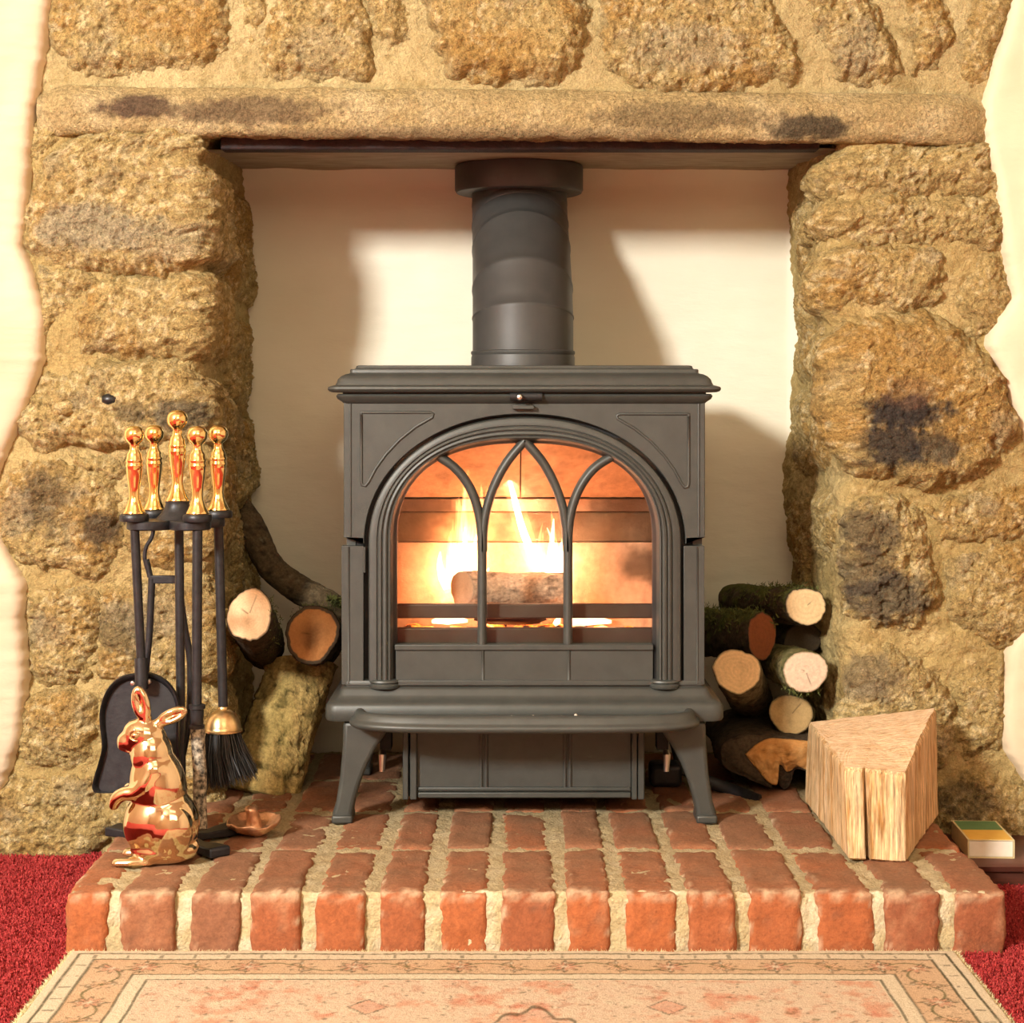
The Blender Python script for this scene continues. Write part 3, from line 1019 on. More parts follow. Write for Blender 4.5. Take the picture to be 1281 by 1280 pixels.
# raised beading of the spandrels
for mir in (0, 1):
    pts = [(452, 519), (452, 516), (455, 516), (500, 516), (538, 516), (542, 518), (541, 522), (520, 534), (500, 550), (483, 568), (470, 586), (461, 603), (457, 608), (453, 607), (452, 603), (452, 560), (452, 519)]
    if mir: pts = [(1313.5 - x, y + 2) for x, y in pts]
    MB().tube([(sx(x), SF - 0.0003, sz(y)) for x, y in pts], 0.0021, 8, True).build('spandrel_bead', M_STOVE, stove, True, None)
# corner mouldings, upper and lower
for px_ in (438.5, 874):
    MB().tube([(sx(px_), SF - 0.0002, sz(505)), (sx(px_), SF - 0.0002, sz(671))], 0.0016, 8).build('corner_bead', M_STOVE, stove)
for a, b, g in ((427.5, 455, 436.5), (855, 881, 872)):
    mb = MB().box(sx(a), sx(b), SF - 0.003, SF + 0.02, sz(856), sz(683))
    mb.tube([(sx(g), SF - 0.0032, sz(855)), (sx(g), SF - 0.0032, sz(684))], 0.0016, 8)
    o = mb.build('side_strip', M_STOVE, stove, True, 30)
    bevel(o, 0.0012, 2)
MB().tube([(sx(456), SF - 0.004, sz(716)), (sx(456), SF - 0.004, sz(684))], 0.0022, 10).build('hinge_pin', M_STOVE, stove)

# door frame: grooved arch
prof = [(-0.02, 0.012), (0.0, 0.0), (0.015, -0.0055), (0.05, -0.008), (0.12, -0.0092), (0.26, -0.0098), (0.30, -0.0098), (0.32, -0.0075), (0.345, -0.0075), (0.37, -0.0112), (0.44, -0.0125), (0.47, -0.0122), (0.49, -0.0095), (0.515, -0.0095), (0.54, -0.013), (0.62, -0.0138),
        (0.66, -0.013), (0.68, -0.010), (0.70, -0.010), (0.73, -0.0125), (0.78, -0.0122), (0.83, -0.0085), (0.87, -0.003), (0.93, 0.001), (0.98, 0.004), (1.0, 0.008), (1.0, 0.016)]
A = arch(195.5, 158, 680, 851, 64, 2.08, 14)
B = arch(160, 121, 676, 851, 64, 2.45, 14)
n = len(A)
v, f = [], []
for t, d in prof:
    for (x0, y0), (x1, y1) in zip(A, B):
        x, y = x0 + (x1 - x0) * t, y0 + (y1 - y0) * t
        v.append((sx(x), SF + d, sz(y)))
for i in range(len(prof) - 1):
    for k in range(n - 1):
        f.append((i * n + k, (i + 1) * n + k, (i + 1) * n + k + 1, i * n + k + 1))
m_ = len(prof)
f.append(tuple(i * n for i in range(m_)))
f.append(tuple(i * n + n - 1 for i in reversed(range(m_))))
door = fix_normals(mesh('door', v, f, [M_STOVE, M_STOVEDARK], stove, True, None, 25))
for i_, p_ in enumerate(door.data.polygons):
    if i_ >= 22 * (n - 1) and i_ < (len(prof) - 1) * (n - 1): p_.material_index = 1  # inner profile rows next to the glass take the darker material
A2 = arch(189, 152, 680, 851, 64, 2.08, 14)
A3 = arch(212, 172, 680, 851, 64, 2.08, 14)
v = [(sx(x), SF + 0.0165, sz(y)) for x, y in A2] + [(sx(x), SF + 0.0165, sz(y)) for x, y in A3] + [(sx(x), SF + 0.024, sz(y)) for x, y in A2] + [(sx(x), SF + 0.024, sz(y)) for x, y in A3]
k_ = len(A2)
f = []
for i in range(k_ - 1):
    f += [(i, i + 1, k_ + i + 1, k_ + i), (2 * k_ + i, 3 * k_ + i, 3 * k_ + i + 1, 2 * k_ + i + 1), (i, 2 * k_ + i, 2 * k_ + i + 1, i + 1), (k_ + i, k_ + i + 1, 3 * k_ + i + 1, 3 * k_ + i)]
fix_normals(mesh('glow_blocker', v, f, M_STOVEDARK, stove, True, None, 40))  # added ring behind the door gap, blocks the fire's glow from leaking
# column feet, sill panel with two ribs
for c in (481, 831):
    pr = [(0.020, -0.004), (0.0215, -0.002), (0.0215, 0.001), (0.019, 0.003), (0.0215, 0.005), (0.0205, 0.0075), (0.016, 0.009), (0.0, 0.0095)]
    vv, ff = lathe(pr, (0, 0, 0), 28)
    vv = [(sx(c) + p.x, SF - 0.002 + max(min(p.y * 0.75, 0.012), -0.02), sz(857) + p.z) for p in vv]
    mesh('column_foot', vv, ff, M_STOVE, door, True, None, 35)
mb = MB().box(sx(495), sx(817), SF - 0.002, SF + 0.012, sz(853), sz(812))
mb.box(sx(494), sx(817), SF - 0.006, SF + 0.010, sz(813), sz(806))
mb.box(sx(498), sx(816), SF - 0.0065, SF + 0.010, sz(857), sz(850.5))
for c in (604, 711.5):
    mb.tube([(sx(c), SF - 0.002, sz(851)), (sx(c), SF - 0.002, sz(810))], 0.0026, 8)
o = mb.build('sill_panel', M_STOVE, door, True, 30)
bevel(o, 0.0014, 2)
# tracery bars
def bar(pts, name='tracery_bar'):
    p = smooth_path([(sx(x), SF + 0.001, sz(y)) for x, y in pts], 6)
    nn = len(p)
    v, f = [], []
    sec = [(-0.0066, 0.008), (-0.0066, 0.001), (-0.0046, -0.0035), (-0.0018, -0.0062), (0.0018, -0.0062), (0.0046, -0.0035), (0.0066, 0.001), (0.0066, 0.008)]
    m = len(sec)
    for i in range(nn):
        t = (p[min(i + 1, nn - 1)] - p[max(i - 1, 0)]).normalized()
        sd = Vector((t.z, 0, -t.x))
        for a, d in sec:
            v.append(p[i] + sd * a + Vector((0, d, 0)))
    for i in range(nn - 1):
        for k in range(m):
            f.append((i * m + k, i * m + (k + 1) % m, (i + 1) * m + (k + 1) % m, (i + 1) * m + k))
    f.append(tuple(range(m)))
    f.append(tuple((nn - 1) * m + k for k in reversed(range(m))))
    return fix_normals(mesh(name, v, f, M_STOVE, door, True, None, 45))


bar([(603, 810), (603, 740), (603, 690), (601, 655), (594, 625), (582, 601), (566, 583), (545, 569)])
bar([(604, 690), (605, 660), (610, 632), (620, 604), (635, 577), (657, 551)])
bar([(710, 690), (708, 660), (703, 632), (693, 604), (678, 577), (656, 551)])
bar([(710.5, 810), (710.5, 740), (710.5, 690), (712, 655), (719, 625), (731, 601), (747, 583), (770, 569)])
MB().box(sx(492), sx(821), SF + 0.009, SF + 0.013, sz(812), sz(548)).build('glass_pane', M_GLASS, door, False, None)
# latch above the door
mb = MB().tube([(sx(638), SF - 0.011, sz(496)), (sx(678), SF - 0.011, sz(496))], 0.0065, 12)
mb.build('latch_slot', M_STOVEDARK, stove)
bm_ = MB().lathe([(0.001, -0.012), (0.0035, -0.011), (0.0052, -0.006), (0.004, -0.001), (0.0028, 0.0), (0.0028, 0.012)], (sx(650), SF - 0.016, sz(497)), 16, (0, 1, 0))
o = bm_.build('latch_knob', M_CHROME, stove)
o['label'] = 'bright steel latch knob'
mb = MB().box(sx(641), sx(668), SF - 0.012, SF + 0.002, sz(512), sz(507))
bevel(mb.build('latch_tab', M_STOVE, stove), 0.001)

# base plate and bowed ash shelf
bp = [(0.0, .2790), (0.003, .2785), (0.004, .2765), (0.004, .2725), (0.002, .2715), (0.002, .270), (0.006, .2690), (0.009, .266), (0.011, .260), (0.015, .255), (0.021, .2515), (0.0255, .2495), (0.0285, .2450), (0.029, .228), (0.027, .2245), (0.0, .2235)]
v, f = loft([rect_loop(o_, z_, BX0 + 0.004, BX1 - 0.004, SF, BY1, 0.006 + o_ * 0.4) for o_, z_ in reversed(bp)])
mesh('base_plate', v, f, M_STOVE, stove, True, None, 40)


def bow_loop(ins, z, n=60):
    a, b = 0.247 - ins, 0.082 - ins
    out = []
    for i in range(n + 1):
        t = PI + PI * i / n
        c, s_ = math.cos(t), math.sin(t)
        out.append((XS + a * math.copysign(abs(c) ** 0.55, c), SF - 0.026 - b * abs(s_) ** 0.62, z))
    out += [(XS + a, SF + 0.006, z), (XS - a, SF + 0.006, z)]
    return out


sh = [(0.020, .2200), (0.006, .2205), (0.001, .2240), (0.0, .2275), (0.0015, .2305), (0.0045, .2320), (0.006, .2345), (0.008, .2400), (0.011, .2432), (0.015, .2440), (0.019, .2425), (0.022, .2390), (0.026, .2360), (0.036, .2350)]
v, f = loft([bow_loop(o_, z_) for o_, z_ in sh])
fix_normals(mesh('ash_shelf', v, f, M_STOVE, stove, True, None, 50))

# legs
leg = [(430, 901), (429.5, 930), (426, 970), (421, 1002), (417, 1014), (416.5, 1027.5), (441.5, 1027.5), (442, 1013), (445, 998), (451, 978), (460, 955), (470, 936), (480, 921), (487, 910), (490, 901)]
for mir in (0, 1):
    for yy0, nm in ((2.618, 'leg'), (2.955, 'leg')):
        pts = [((1312 - x if mir else x), y) for x, y in leg]
        n = len(pts)
        v = [(sx(x, 2.63), yy, sz(y, 2.63)) for yy in (yy0, yy0 + 0.042) for x, y in pts]
        f = [tuple(range(n)), tuple(reversed(range(n, 2 * n)))] + [(i, (i + 1) % n, n + (i + 1) % n, n + i) for i in range(n)]
        o = fix_normals(mesh(nm, v, f, M_STOVE, stove, True, None, 40))
        bevel(o, 0.006, 3, 40)
        # toe pad
        c = 1312 - 429 if mir else 429
        mb = MB().box(sx(c - 13, 2.63), sx(c + 13, 2.63), yy0 - 0.005, yy0 + 0.047, HZ - 0.001, HZ + 0.011)
        bevel(mb.build('toe', M_STOVE, o), 0.003)

# ash-pit door below
ash = MB().box(sx(521, 2.66), sx(790, 2.66), 2.664, 2.69, sz(996, 2.66), sz(905, 2.66)).build('ash_door', M_STOVE, stove, True, 30)
bevel(ash, 0.0012)
for a, b in ((504, 511), (513, 521.5), (790, 797), (798, 806)):
    bevel(MB().box(sx(a, 2.66), sx(b, 2.66), 2.656, 2.70, sz(1000, 2.66), sz(905, 2.66)).build('upright', M_STOVE, ash), 0.0015)
mb = MB().box(sx(523, 2.66), sx(789, 2.66), 2.657, 2.68, sz(998, 2.66), sz(991, 2.66))
mb.box(sx(523, 2.66), sx(789, 2.66), 2.660, 2.68, sz(990, 2.66), sz(985, 2.66))
bevel(mb.build('bottom_lip', M_STOVE, ash), 0.0015)
for c in (605, 710):
    mb = MB()
    for d in (-3.2, 3.2): mb.tube([(sx(c + d, 2.66), 2.663, sz(990, 2.66)), (sx(c + d, 2.66), 2.663, sz(906, 2.66))], 0.0024, 8)
    mb.build('rib', M_STOVE, ash)
MB().box(sx(505), sx(808), 2.69, 2.98, HZ + 0.022, 0.24).build('ash_pit', M_STOVEDARK, stove, False, None)
for c in (479, 832):
    mb = MB().tube([(sx(c, 2.7), 2.69, sz(918, 2.7)), (sx(c, 2.7), 2.69, sz(935, 2.7)), (sx(c, 2.7) + 0.001, 2.683, sz(942, 2.7)), (sx(c, 2.7), 2.68, sz(962, 2.7))], [0.004, 0.004, 0.006, 0.004], 10)
    o = mb.build('air_control_pin', M_CHROME, stove)
    o['label'] = 'small steel air control pin'
    d = 1 if c < 600 else -1
    MB().box(sx(c + 4 * d - 7, 2.7), sx(c + 4 * d + 7, 2.7), 2.685, 2.72, sz(936, 2.7), sz(905, 2.7)).build('control_bracket', M_STOVEDARK, stove)


# firebox lining
def slab(name, pts8, tint, seed, soot=()):
    """subdivided panel between 4 corner points with thickness pts"""
    a, b, c, d = [np.array(p) for p in pts8]
    nu, nv = 60, 24
    u, w = np.meshgrid(np.linspace(0, 1, nu), np.linspace(0, 1, nv))
    u, w = u.ravel()[:, None], w.ravel()[:, None]
    p = (a * (1 - u) + b * u) * (1 - w) + (d * (1 - u) + c * u) * w
    nr = np.cross(b - a, d - a)
    nr = nr / np.linalg.norm(nr)
    ed = np.minimum(np.minimum(u, 1 - u), np.minimum(w, 1 - w)).ravel()
    p = p + nr[None, :] * (0.0012 * fbm(p, 50, 3, 0.5, seed) - 0.0018 * (1 - sstep(0, 0.015, ed)))[:, None]
    col = mixc(np.tile(tint, (len(p), 1)), np.array(tint) * 0.7, sstep(0, 0.5, fbm(p, 20, 4, 0.6, seed)))
    col = mixc(col, np.array(tint) * 0.45, sstep(0.05, 0.45, fbm(p * np.array([1, 1, 0.12]), 32, 4, 0.6, seed + 5)) * 0.55)
    for (sxx, szz, rr, st) in soot:
        dd = np.hypot(p[:, 0] - sxx, (p[:, 2] - szz) * 1.3) / rr + 0.6 * fbm(p, 30, 3, 0.5, seed + 2)
        col = mixc(col, (0.06, 0.045, 0.03), sstep(1.1, 0.5, dd) * st)
    back = p - nr[None, :] * 0.02
    f = grid_faces(nu, nv)
    nb = len(p)
    allv = np.concatenate([p, back])
    fb = f[:, ::-1] + nb
    rim = list(range(nu)) + [i * nu + nu - 1 for i in range(1, nv)] + [(nv - 1) * nu + i for i in reversed(range(nu - 1))] + [i * nu for i in reversed(range(1, nv - 1))]
    fr = [(rim[i], rim[i] + nb, rim[(i + 1) % len(rim)] + nb, rim[(i + 1) % len(rim)]) for i in range(len(rim))]
    return mesh(name, allv, [tuple(x) for x in f] + [tuple(x) for x in fb] + fr, M_FIREBRICK, stove, True, np.concatenate([col, col]), 50)


FC = (0.56, 0.41, 0.29)
xl, xr = XS - 0.205, XS + 0.205
YK = 2.91
slab('fire_brick', [(xl, YK, 0.29), (xr, YK, 0.29), (xr, YK, 0.4545), (xl, YK, 0.4545)], FC, 1, [(XS + 0.20, 0.42, 0.05, 0.8)])
slab('fire_brick', [(xl, YK + 0.004, 0.4555), (xr, YK + 0.004, 0.4555), (xr, YK + 0.004, 0.503), (xl, YK + 0.004, 0.503)], (0.42, 0.31, 0.19), 2, [(XS - 0.19, 0.48, 0.10, 0.75), (XS + 0.13, 0.48, 0.16, 0.7)])
slab('fire_brick', [(xl, YK - 0.004, 0.504), (xr, YK - 0.004, 0.504), (xr, YK - 0.004, 0.524), (xl, YK - 0.004, 0.524)], FC, 3, [(XS - 0.17, 0.51, 0.07, 0.8), (XS + 0.18, 0.515, 0.08, 0.8)])
for a, b, sd in ((xl, XS - 0.0055, 4), (XS - 0.0035, xr, 5)):
    slab('baffle', [(a, YK - 0.006, 0.525), (b, YK - 0.006, 0.525), (b, 2.70, 0.635), (a, 2.70, 0.635)], (0.62, 0.42, 0.27), sd)
slab('side_brick', [(xl, 2.67, 0.29), (xl, YK, 0.29), (xl, YK, 0.58), (xl, 2.67, 0.58)], FC, 6, [(XS - 0.2, 0.48, 0.08, 0.6)])
slab('side_brick', [(xr, YK, 0.29), (xr, 2.67, 0.29), (xr, 2.67, 0.58), (xr, YK, 0.58)], FC, 7, [(XS + 0.2, 0.45, 0.08, 0.8)])
MB().box(xl, xr, 2.655, YK, 0.272, 0.300).build('grate', M_STOVEDARK, stove)
o = MB().box(xl, xr, 2.672, 2.684, sz(773, 2.68), sz(755, 2.68)).build('log_guard', M_STOVE, stove)
bevel(o, 0.002)
o = MB().box(xl, xr, 2.664, 2.676, sz(806, 2.67), sz(785, 2.67)).build('log_guard', M_STOVE, stove)
bevel(o, 0.002)

# ------------------------------------------------------------------ fire: embers, burning log, flames
def blob(c, r, seed, sub=2, amp=0.35):
    bm = bmesh.new()
    bmesh.ops.create_icosphere(bm, subdivisions=sub, radius=1.0)
    v = np.array([x.co for x in bm.verts])
    f = [[x.index for x in q.verts] for q in bm.faces]
    bm.free()
    v = v * (1 + amp * fbm(v, 1.3, 3, 0.5, seed))[:, None] * np.array(r) + np.array(c)
    return v, f


mb = MB()
for i in range(90):
    x = XS + random.uniform(-0.185, 0.185)
    y = random.uniform(2.70, 2.88)
    r = random.uniform(0.008, 0.017)
    v, f = blob((x, y, 0.306 + r * 0.5 + random.uniform(0, 0.012)), (r * 1.3, r, r * 0.8), i, 2)
    mb.add(v, f)
o = mb.build('ember_bed', M_EMBER, None, True, None)
tag(o, 'glowing bed of embers on the grate inside the stove', 'embers', None, 'stuff')


def log(name, label, p0, p1, r, bark, cutc, fn=None, ell=(1, 1), seed=0, group='firewood logs', rough=1.0, ringk=170, crackang=None, moss=0.0, half=None, cutdark=0.0, rim=0.945, cracks=0.0):
    """round log from cut face p0 to p1; fn: outward normal of the cut face"""
    p0, p1 = np.array(p0, float), np.array(p1, float)
    ax = p1 - p0
    L = np.linalg.norm(ax)
    ax /= L
    fn = -ax if fn is None else np.array(fn, float) / np.linalg.norm(fn)
    up = np.array([0, 0, 1.0])
    s = np.cross(ax, up)
    s /= np.linalg.norm(s)
    t = np.cross(s, ax)
    n, m = 64, max(14, int(L / 0.005))
    th = np.linspace(0, 2 * PI, n, endpoint=False)
    al = np.linspace(0, 1, m)
    TH, AL = np.meshgrid(th, al)
    TH, AL = TH.ravel(), AL.ravel()
    shape = 1 + 0.05 * np.sin(2 * TH + seed) + 0.03 * np.sin(3 * TH + seed * 2.1)
    if half is not None:     # flattened (split) side
        dd = np.cos(TH - half)
        shape = np.where(dd > 0.15, np.minimum(shape, 0.15 / np.maximum(dd, 1e-3) + 0.0), shape)
        shape = np.maximum(shape, 0.16)
    cy = np.stack([np.cos(TH) * r, np.sin(TH) * r, AL * L], 1)
    bumpy = rough * r * (0.10 * fbm(cy * np.array([1, 1, 0.35]), 60, 4, 0.55, seed) + 0.05 * fbm(cy, 160, 3, 0.6, seed + 4) + 0.08 * fbm(cy, 14, 2, 0.5, seed + 1))
    if cracks:
        ck = 1 - sstep(0.0, 0.05, np.abs(fbm(cy * np.array([0.35, 0.35, 1.0]), 42, 3, 0.55, seed + 30)))
        bumpy = bumpy - cracks * r * ck
    rr = r * shape + bumpy
    v = p0 + np.outer(AL * L, ax) + np.outer(np.cos(TH) * rr * ell[0], s) + np.outer(np.sin(TH) * rr * ell[1], t)
    # shear the near end so the cut lies in the plane of fn
    w = (1 - AL) ** 1.5
    off = -((v - (p0 + np.outer(AL * L, ax))) @ fn) / (ax @ fn)
    v = v + np.outer(off * w, ax)
    f = [(i * n + k, i * n + (k + 1) % n, (i + 1) * n + (k + 1) % n, (i + 1) * n + k) for i in range(m - 1) for k in range(n)]
    f.append(tuple((m - 1) * n + k for k in reversed(range(n))))
    col = mixc(np.tile(bark, (len(v), 1)), np.array(bark) * 0.35, sstep(-0.05, 0.4, fbm(cy * np.array([1, 1, 0.4]), 90, 4, 0.6, seed + 7)))
    col = mixc(col, np.array(bark) * 1.8 + 0.02, sstep(0.15, 0.5, fbm(cy, 50, 4, 0.6, seed + 11)) * 0.6)
    if cracks: col = mixc(col, (0.045, 0.03, 0.012), ck * 0.7)
    if moss: col = mixc(col, (0.10, 0.12, 0.02), sstep(0.0, 0.35, fbm(cy, 40, 4, 0.6, seed + 15) + 0.35 * np.sin(TH)) * moss)
    o = fix_normals(mesh(name, v, f, M_BARK, None, True, col))
    tag(o, label, 'log', group)
    # cut face
    ring = v[:n]
    cen = ring.mean(0)
    K = 22
    cv, cc = [cen + fn * 0.001], [0.0]
    an = [0.0]
    for k in range(1, K + 1):
        q = k / K
        cv += list(cen + (ring - cen) * (q * 0.985) + fn * 0.0012 * (1 if k < K else 0))
        cc += [q] * n
        an += list(th)
    cv, cc, an = np.array(cv), np.array(cc), np.array(an)
    cf = [(0, 1 + k, 1 + (k + 1) % n) for k in range(n)]
    for k in range(K - 1):
        cf += [(1 + k * n + i, 1 + (k + 1) * n + i, 1 + (k + 1) * n + (i + 1) % n, 1 + k * n + (i + 1) % n) for i in range(n)]
    nz = fbm(cv, 40, 3, 0.5, seed)
    bands = 0.5 + 0.5 * np.sin((cc + 0.06 * nz) * r * ringk * 18)
    ccol = mixc(np.tile(cutc, (len(cv), 1)), np.array(cutc) * 0.72, bands * 0.35 + 0.35 * sstep(0, 0.5, nz))
    if cutdark: ccol = mixc(ccol, np.array(cutc) * 0.25, sstep(0.75, 0.0, cc + 0.3 * nz) * cutdark)
    ccol = mixc(ccol, np.array(bark) * 0.8, sstep(rim, rim + 0.02, cc))
    cv = cv + fn * (0.0009 * fbm(cv, 120, 3, 0.6, seed))[:, None]
    if crackang is not None:
        for ca, ln in crackang:
            dth = np.abs((an - ca + PI) % (2 * PI) - PI) * cc
            ccol = mixc(ccol, np.array(cutc) * 0.2, sstep(0.05, 0.01, dth + 0.05 * np.abs(nz)) * sstep(ln, ln - 0.3, cc) * (cc > 0.05) * 0.7)
    ch = fix_normals(mesh('cut_face', cv, cf, M_CUT, o, True, ccol))
    return o


def moss_on(parent, pts, n, size, seed, down=False):
    rs = random.Random(seed)
    mb = MB()
    for i in range(n):
        b = pts[rs.randrange(len(pts))]
        c = Vector(b) + Vector((rs.gauss(0, .004), rs.gauss(0, .004), rs.gauss(0, .003)))
        d = Vector((rs.gauss(0, .6), rs.gauss(-.3, .5), rs.gauss(-.8 if down else .7, .4))).normalized() * rs.uniform(.4, 1) * size
        s_ = d.cross(Vector((rs.gauss(0, 1), rs.gauss(0, 1), .3))).normalized() * size * 0.10
        k = len(mb.v)
        mb.add([c - s_, c + s_, c + d * 0.6 + s_ * 0.7 + Vector((0, 0, -size * .05)), c + d], [(0, 1, 2), (0, 2, 3)])
    o = mb.build('moss', M_MOSS, parent, False, None)
    o['kind'] = 'stuff'
    return o


burn = log('burning_log', 'charred pale log burning on the embers inside the stove', P(578, 737, 2.775), P(705, 740, 2.79), 0.027, (0.50, 0.44, 0.36), (0.50, 0.42, 0.32), (-0.85, -0.6, 0.1), (1, 1), 3, None, 1.6)
burn['category'] = 'log'
v, f = blob(P(640, 772, 2.75), (0.055, 0.02, 0.012), 9, 3, 0.4)
o = mesh('charred_log', v, f, M_STOVEDARK)
tag(o, 'black charred log lying below the pale burning log in the stove', 'log')

fire = thing('flames', 'white and orange flames rising from the log inside the stove', 'fire', (XS, 2.8, 0.31))


def tongue(pts, rad, mat, name='flame', n=14, sq=(1, 0.7)):
    p = smooth_path(pts, 5)
    r = np.interp(np.linspace(0, 1, len(p)), np.linspace(0, 1, len(rad)), rad)
    v, f = tube(p, list(r), n, True, sq)
    return mesh(name, v, f, mat, fire, True)


def fp(px, py, Y): return P(px, py, Y)


fr = random.Random(21)
for i in range(30):
    bx = fr.gauss(580, 12)
    lean = (bx - 580) * 0.35 + fr.gauss(0, 3)
    hgt = max(45, fr.gauss(105, 34)) * (1 - abs(bx - 580) / 70)
    y0 = fr.uniform(735, 745)
    Yk = fr.uniform(2.815, 2.875)
    r0 = fr.uniform(0.004, 0.009)
    tongue([fp(bx, y0, Yk), fp(bx + lean * .2 + fr.gauss(0, 1.5), y0 - hgt * .3, Yk), fp(bx + lean * .6 + fr.gauss(0, 2), y0 - hgt * .65, Yk), fp(bx + lean, y0 - hgt, Yk)], [r0 * .7, r0 * 1.2, r0 * .7, 0.0006], M_FLAMECORE if i % 3 == 0 and hgt < 90 else M_FLAME, 'flame', 10)
tongue([fp(578, 742, 2.83), fp(576, 722, 2.83), fp(572, 705, 2.83), fp(570, 690, 2.83)], [0.010, 0.020, 0.012, 0.001], M_FLAMECORE)
tongue([fp(674, 722, 2.82), fp(666, 695, 2.83), fp(653, 660, 2.84), fp(643, 622, 2.85), fp(634, 588, 2.85)], [0.005, 0.0065, 0.0055, 0.0045, 0.0008], M_FLAMEPINK)
tongue([fp(672, 720, 2.84), fp(660, 680, 2.85), fp(648, 640, 2.86), fp(636, 600, 2.86), fp(622, 570, 2.86)], [0.008, 0.014, 0.013, 0.010, 0.001], M_FLAME)
for i in range(12):
    bx = fr.gauss(692, 6)
    hgt = max(30, fr.gauss(75, 25))
    Yk = fr.uniform(2.81, 2.86)
    r0 = fr.uniform(0.003, 0.006)
    tongue([fp(bx, 745, Yk), fp(bx + fr.gauss(0, 2), 745 - hgt * .35, Yk), fp(bx + fr.gauss(0, 3), 745 - hgt * .7, Yk), fp(bx + fr.gauss(0, 4), 745 - hgt, Yk)], [r0 * .7, r0 * 1.2, r0 * .7, 0.0006], M_FLAMECORE if i % 3 == 0 else M_FLAME, 'flame', 10)
tongue([fp(540, 778, 2.74), fp(560, 775, 2.74), fp(585, 777, 2.74)], [0.002, 0.008, 0.002], M_FLAMECORE)
tongue([fp(706, 782, 2.74), fp(730, 776, 2.74), fp(765, 778, 2.74)], [0.003, 0.009, 0.002], M_FLAMECORE)
tongue([fp(693, 782, 2.73), fp(697, 778, 2.73), fp(700, 770, 2.73)], [0.003, 0.005, 0.001], M_FLAMECORE)


def flame_light(loc, e, rad=0.03):
    l = bpy.data.lights.new('flame_light', 'POINT')
    l.energy = e
    l.color = (1.0, 0.47, 0.26)
    l.shadow_soft_size = rad
    o = bpy.data.objects.new('flame_light', l)
    COL.objects.link(o)
    o.parent = fire
    o.location = Vector(loc) - fire.location


flame_light(P(578, 690, 2.80), 0.24)
flame_light(P(690, 690, 2.80), 0.18)
flame_light((XS, 2.74, 0.50), 0.40)
flame_light((XS + 0.12, 2.74, 0.36), 0.12, 0.02)

# crumbs of ash and plaster on the shelf
mb = MB()
for px_, py_ in ((652, 893), (667, 895), (702, 894), (708, 895), (773, 890), (640, 905), (720, 917), (560, 886), (812, 888)):
    v, f = blob((sx(px_, 2.6), 2.585 + random.uniform(-.01, .01), 0.2365), (random.uniform(.0012, .0026),) * 3, px_, 1)
    mb.add(v, f)
o = mb.build('ash_crumbs', M_ASH, None, True, None)
tag(o, 'pale crumbs of ash on the stove shelf', 'ash', None, 'stuff')

# ------------------------------------------------------------------ flue pipe
flue = thing('flue_pipe', 'black enamelled flue pipe leaning back from stove top to recess ceiling', 'flue', (0.02, 2.88, 0.73))
PR = 0.0785
cl = [(0.0171, 2.880, 0.729), (0.0171, 2.880, 0.805), (0.0165, 2.905, 0.850), (0.0150, 2.975, 0.918), (0.0135, 3.030, 0.962), (0.0125, 3.052, 1.000), (0.012, 3.055, 1.075)]
cp = [Vector(c) for c in cl]


def ring_at(p, nrm, r, n=48):
    nrm = nrm.normalized()
    a = Vector((1, 0, 0))
    b = nrm.cross(a).normalized()
    a = b.cross(nrm).normalized()
    return [p + a * (r * math.cos(2 * PI * k / n)) + b * (r * math.sin(2 * PI * k / n)) for k in range(n)]


# each section has mitred end planes and a rolled seam
tang = []
for i in range(len(cp)):
    if i == 0: tang.append(cp[1] - cp[0])
    elif i == len(cp) - 1: tang.append(cp[-1] - cp[-2])
    else: tang.append((cp[i] - cp[i - 1]).normalized() + (cp[i + 1] - cp[i]).normalized())
secs = []
for i in range(len(cp) - 1):
    dirv = (cp[i + 1] - cp[i]).normalized()
    loops = []
    L = (cp[i + 1] - cp[i]).length
    for t, k in ((0, 1.010), (0.02, 1.016), (0.05, 1.014), (0.075, 1.0), (0.3, 1.0), (0.6, 1.0), (0.95, 1.0), (0.97, 1.006), (1, 1.008)):
        c = cp[i].lerp(cp[i + 1], t)
        nr = tang[i].normalized().lerp(tang[i + 1].normalized(), t)
        if i in (0, 5): k = 1 + (k - 1) * 0.4
        loops.append(ring_at(c, nr, PR * k))
    v, f = loft(loops, cap=(i in (0,)))
    fix_normals(mesh('pipe_section', v, f, M_PIPE, flue, True, None, 60))
v, f = loft([ring_at(cp[0].lerp(cp[1], t), tang[0], PR * k) for t, k in ((-0.02, 1.03), (0.22, 1.03), (0.26, 1.018), (0.27, 1.018), (0.29, 1.034), (0.34, 1.034), (0.36, 1.0))])
mesh('base_collar', v, f, M_PIPE, flue, True, None, 50)
cpz = 1.0
prf = [(PR, 1.020), (0.099, 1.020), (0.1035, 1.0215), (0.106, 1.026), (0.106, 1.063), (0.105, 1.0655), (0.09, 1.068), (PR, 1.068)]
v, f = lathe(prf, (0.0115, 3.055, 0), 64)
mesh('ceiling_collar', v, f, M_PIPE, flue, True, None, 40)
# chipped paint on the upper seam
v, f = blob(P(637, 287, 2.945), (0.010, 0.003, 0.0035), 4, 2, 0.6)
o = mesh('paint_chip', v, f, M_CARD_C, flue)
o['label'] = 'chip of bare pale metal'

# ------------------------------------------------------------------ fireside tools
YT = 2.50


